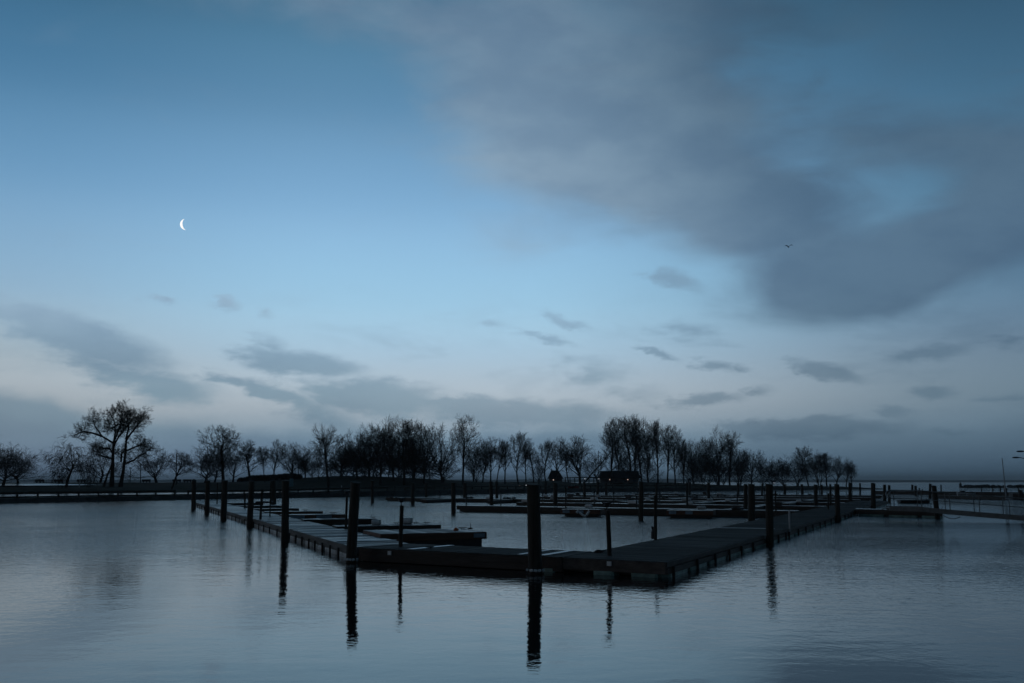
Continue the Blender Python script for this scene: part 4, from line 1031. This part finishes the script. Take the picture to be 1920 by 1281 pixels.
def bench(x, i):
    Y = interp(SHORE, x)+.6*interp(DEPTH, x); g = ground(x, Y)
    o = thing('park_bench', g, 0, None, 'bench', 'park benches on the left shore')
    b = MB(); 
    for k in range(4): b.box((0, .02*k, .30+.145*k), (1.9, .05, .14))
    b.build('backrest', M['pile'], o)
    b = MB()
    for k in range(4): b.box((0, .12+.12*k, .43), (1.7, .10, .04))
    b.build('seat', M['pile'], o)
    for s in (-.7, 0, .7):
        b = MB(); b.box((s, .3, .19), (.12, .5, .42)); b.build('leg', M['dmetal'], o)
    o.scale = (.95, 1, .8)
    o['label'] = ['bench left of the drooping tree, leftmost on the shore', 'second bench, just left of the drooping tree trunk', 'bench behind the pale signpost', 'bench left of the fan-shaped tree', 'bench right of the fan-shaped tree', 'rightmost bench, beside the slim pole'][i]
for i, x in enumerate((74, 109, 152, 274, 331, 351)): bench(x, i)
def pole(x, yt, yb, w, label, name='pole', mt='dmetal', t=.5, cap=False):
    Y = interp(SHORE, x)+t*interp(DEPTH, x); g = ground(x, Y); o = thing(name, g, 0, label, 'pole', 'thin poles on the shore'); top = D(x+.5, yt, Y); r = w/2*Y/F
    b = MB(g); b.tube([g-Vector((0, 0, .3)), top], [r, r*.7], 8); b.build('shaft', M[mt], o)
    if cap: b = MB(g); b.ball(top, r*2.2, 8, 6, (1.4, 1, .6)); b.build('lamp_head', M[mt], o)
pole(330.5, 851, 925, 2.6, 'dark utility pole right of the fan-shaped tree', t=.45)
pole(389, 838, 905, 2.2, 'dark utility pole through the low dense tree', t=.4)
pole(176, 882, 903, 1.4, 'thin lamp pole left of the big twin-trunked tree', 'lamp_post', t=.75, cap=True)
pole(244, 878, 903, 1.6, 'thin lamp pole right of the big twin-trunked tree', 'lamp_post', t=.75, cap=True)
pole(263.5, 872, 903, 2.0, 'thin lamp pole left of the fan-shaped tree', 'lamp_post', t=.75, cap=True)
pole(1121.5, 846, 905, 1.6, 'tall thin pole left of the long building', t=.5)
pole(1196.5, 900, 930, 1.6, 'pale thin pole on the shore right of the long building', mt='pale_float', t=.03)
def sign(x, Y, w, h, label, mt, name='sign_board', posts=2, z0=.35):
    g = ground(x, Y); o = thing(name, g, 0, label, 'sign'); b = MB(); b.box((0, 0, z0+h/2), (w, .06, h)); b.build('board', M[mt], o)
    for s in ((-1, 1) if posts == 2 else (0,)):
        b = MB(); b.box((s*w*.38, .06, z0*.5+h*.4), (.06, .05, z0+h*.8)); b.build('post', M['dmetal'], o)
sign(546.5, 192, .72, 1.5, 'tall pale blue board standing on the shore grass by the mound', 'cyan')
sign(524, 192, .5, 1.5, 'narrow greenish grey board left of the pale blue board', 'wall')
sign(149.5, 178, .14, 1.35, 'pale narrow signpost in front of the third bench', 'pale_float', posts=1, z0=.05)
sign(640.5, 168, .14, .45, 'small white marker on the shore rail left of the thick leaning pile', 'white', posts=1, z0=.6)
# hut with steep roof
def hut():
    Y = 300; g = ground(1042, Y); s = Y/F; o = thing('park_hut', g, 0, 'small steep-roofed hut with a lit lamp under its eave', 'hut')
    w = 28*s; hgt = D(1042, 882, Y).z-g.z; e = D(1042, 898, Y).z-g.z
    b = MB(); b.box((0, 1.8, e/2), (w*.86, 3.2, e)); b.build('wall', M['wall'], o)
    b = MB(); a, r = w/2+.15, w*.24; ov = [(-a, -.2), (a, -.2), (a, 3.8), (-a, 3.8)]
    b.hexa([(x, y, e) for x, y in ov], [(-r-.2, 1.5, hgt), (r-.2, 1.5, hgt), (r-.2, 2.1, hgt), (-r-.2, 2.1, hgt)]); b.build('roof', M['roof'], o)
    b = MB(); b.box((.5, .17, e*.42), (.9, .06, e*.8)); b.build('door', M['hull'], o)
    l = D(1037.5, 900, Y)-g; b = MB(); b.ball((l.x, -.35, l.z), .15, 8, 6); b.build('lamp', M['glow'], o)
    b = MB(); b.tube([(l.x, -.35, l.z+.12), (l.x, -.1, l.z+.3), (l.x, .2, l.z+.3)], [.03]*3, 6); b.build('lamp_bracket', M['dmetal'], o)
hut()
def longhouse():
    Y = 300; g = ground(1163, Y); s = Y/F; w = 76*s; hgt = D(1163, 883, Y).z-g.z; e = D(1163, 897, Y).z-g.z
    o = thing('park_building', g, 0, 'long low dark-roofed building with two lit lamps under the eave', 'building')
    b = MB(); b.box((0, 3.2, e/2), (w*.93, 5.5, e)); b.build('wall', M['wall'], o)
    b = MB(); a = w/2+.2; r = w*.45; b.hexa([(-a, -.3, e), (a, -.3, e), (a, 6.6, e), (-a, 6.6, e)], [(-r, 2.6, hgt), (r, 2.6, hgt), (r, 3.8, hgt), (-r, 3.8, hgt)]); rf = b.build('roof', M['roof'], o)
    b = MB(); b.box((1.0, 3.2, hgt+.25), (.7, .7, .7)); b.build('chimney', M['wall'], rf)
    for xx in (-4.0, -1.2, 1.6, 4.2):
        b = MB(); b.box((xx, .42, e*.5), (.9, .06, e*.5)); wf = b.build('window', M['hull'], o)
    b = MB(); b.box((-2.6, .42, e*.42), (.9, .07, e*.8)); b.build('door', M['hull'], o)
    for xl in (1143.5, 1177):
        l = D(xl, 899.5, Y)-g; b = MB(); b.ball((l.x, -.1, l.z), .14, 8, 6); b.build('lamp', M['glow'], o)
        b = MB(); b.tube([(l.x, -.1, l.z+.12), (l.x, .1, l.z+.28), (l.x, .45, l.z+.28)], [.03]*3, 6); b.build('lamp_bracket', M['dmetal'], o)
longhouse()
def pergola():
    Y = 298; g = ground(1093, Y); o = thing('pergola', g, 0, 'open pergola with posts and two lamps between hut and long building', 'pergola')
    z = D(1093, 896, Y).z-g.z; x0 = D(1059, 896, Y).x-g.x; x1 = D(1124, 896, Y).x-g.x
    b = MB(); b.box(((x0+x1)/2, 0, z), (x1-x0, .18, .22)); b.box(((x0+x1)/2, 2.2, z), (x1-x0, .18, .22))
    for k in range(20): b.box((lerp(x0, x1, (k+.5)/20), 1.1, z+.17), (.07, 2.9, .12))
    b.build('beams', M['pile'], o)
    for k in range(8):
        for yy in (0, 2.2):
            b = MB(); xx = lerp(x0+.2, x1-.2, k/7); gz = ground(1060+k*9, Y+yy).z-g.z; b.box((xx, yy, (z+gz-.3)/2-.05), (.13, .13, z-gz+.25)); b.build('post', M['pile'], o)
    for xl in (1096.5, 1122.5):
        l = D(xl, 897.5, Y)-g; b = MB(); b.ball((l.x, -.2, l.z-.05), .13, 8, 6); b.build('lamp', M['glowc'], o)
pergola()
for (x, y, Y, mt, lb) in ((974.5, 911, 232, 'glow', 'tiny warm light on the shore left of the thick front pile'), (986.5, 910, 236, 'glowc', 'tiny pale light on the shore beside the thick front pile'), (1451.5, 905.5, 300, 'glowc', 'tiny white light between the dark bushy trees of the point')):
    p = D(x, y, Y); gz = ground(x, Y).z; o = thing('path_light', (p.x, Y, gz), 0, lb, 'light')
    b = MB(); h = p.z-gz; b.tube([(0, 0, -.1), (0, 0, h-.08)], [.04, .04], 6); b.build('pole', M['dmetal'], o)
    b = MB(); b.ball((0, 0, h), .10, 8, 6); b.build('bulb', M[mt], o)

# ------------------------------------------------------------------ gull and moon
def gull():
    Y = 150; c = D(1478.5, 463, Y); s = Y/F
    b = MB(c)
    def wing(sgn, pts, w):
        P_ = [c+Vector((sgn*x*s, 0, z*s)) for x, z in pts]
        vs = []; fs = []
        for p, q in zip(P_, w): vs += [p+Vector((0, -q*.5, .02)), p+Vector((0, q, 0)), p+Vector((0, q*.3, -.045))]
        for i in range(len(P_)-1):
            for j in range(3): fs.append((i*3+j, i*3+(j+1) % 3, (i+1)*3+(j+1) % 3, (i+1)*3+j))
        fs += [(0, 1, 2), (len(vs)-3, len(vs)-1, len(vs)-2)]
        b.add(vs, fs)
    wing(-1, [(0, -.3), (2.2, 2.0), (4.5, 3.0), (6.8, 1.8)], [.2, .24, .2, .05])
    wing(1, [(0, -.3), (2.0, 2.4), (4.8, 4.0), (8, 3.4)], [.2, .24, .2, .05])
    b.ball(c+Vector((0, 0, -.03)), .1, 8, 6, (.9, 2.6, .9)); b.tube([c+Vector((0, -.25, 0)), c+Vector((0, -.36, -.01))], [.04, .01], 6)
    tag(b.build('gull', M['bird'], None, c), 'lone gull flying with raised bent wings in the right sky', 'bird')
gull()
def moon():
    Dm = 9000.0; d = ray(342.5, 420.5).normalized(); c = Vector((0, 0, CAMZ))+d*Dm; Rr = 9.6/F*Dm*1.02
    u = d.cross(Vector((0, 0, 1))).normalized(); v = u.cross(d).normalized()
    rot = R(10); ax = v*math.cos(rot) - u*math.sin(rot); sd2 = u*math.cos(rot)+v*math.sin(rot)   # horns axis, side axis
    c = c + u*Rr*.55
    vs = []; n = 24; k = 8; th0, th1 = R(180), R(126)
    fs = []
    for i in range(n+1):
        phi = math.pi*i/n
        for j in range(k+1):
            th = lerp(th0, th1, j/k); vs.append(c + (ax*math.cos(phi) + (sd2*math.cos(th) - d*math.sin(th))*math.sin(phi))*Rr)
    for i in range(n):
        for j in range(k): a_ = i*(k+1)+j; fs.append((a_, a_+1, a_+k+2, a_+k+1))
    b = MB(c); b.add(vs, fs); tag(b.build('moon', M['moon'], None, c), 'thin white crescent moon high in the left sky', 'moon')
moon()
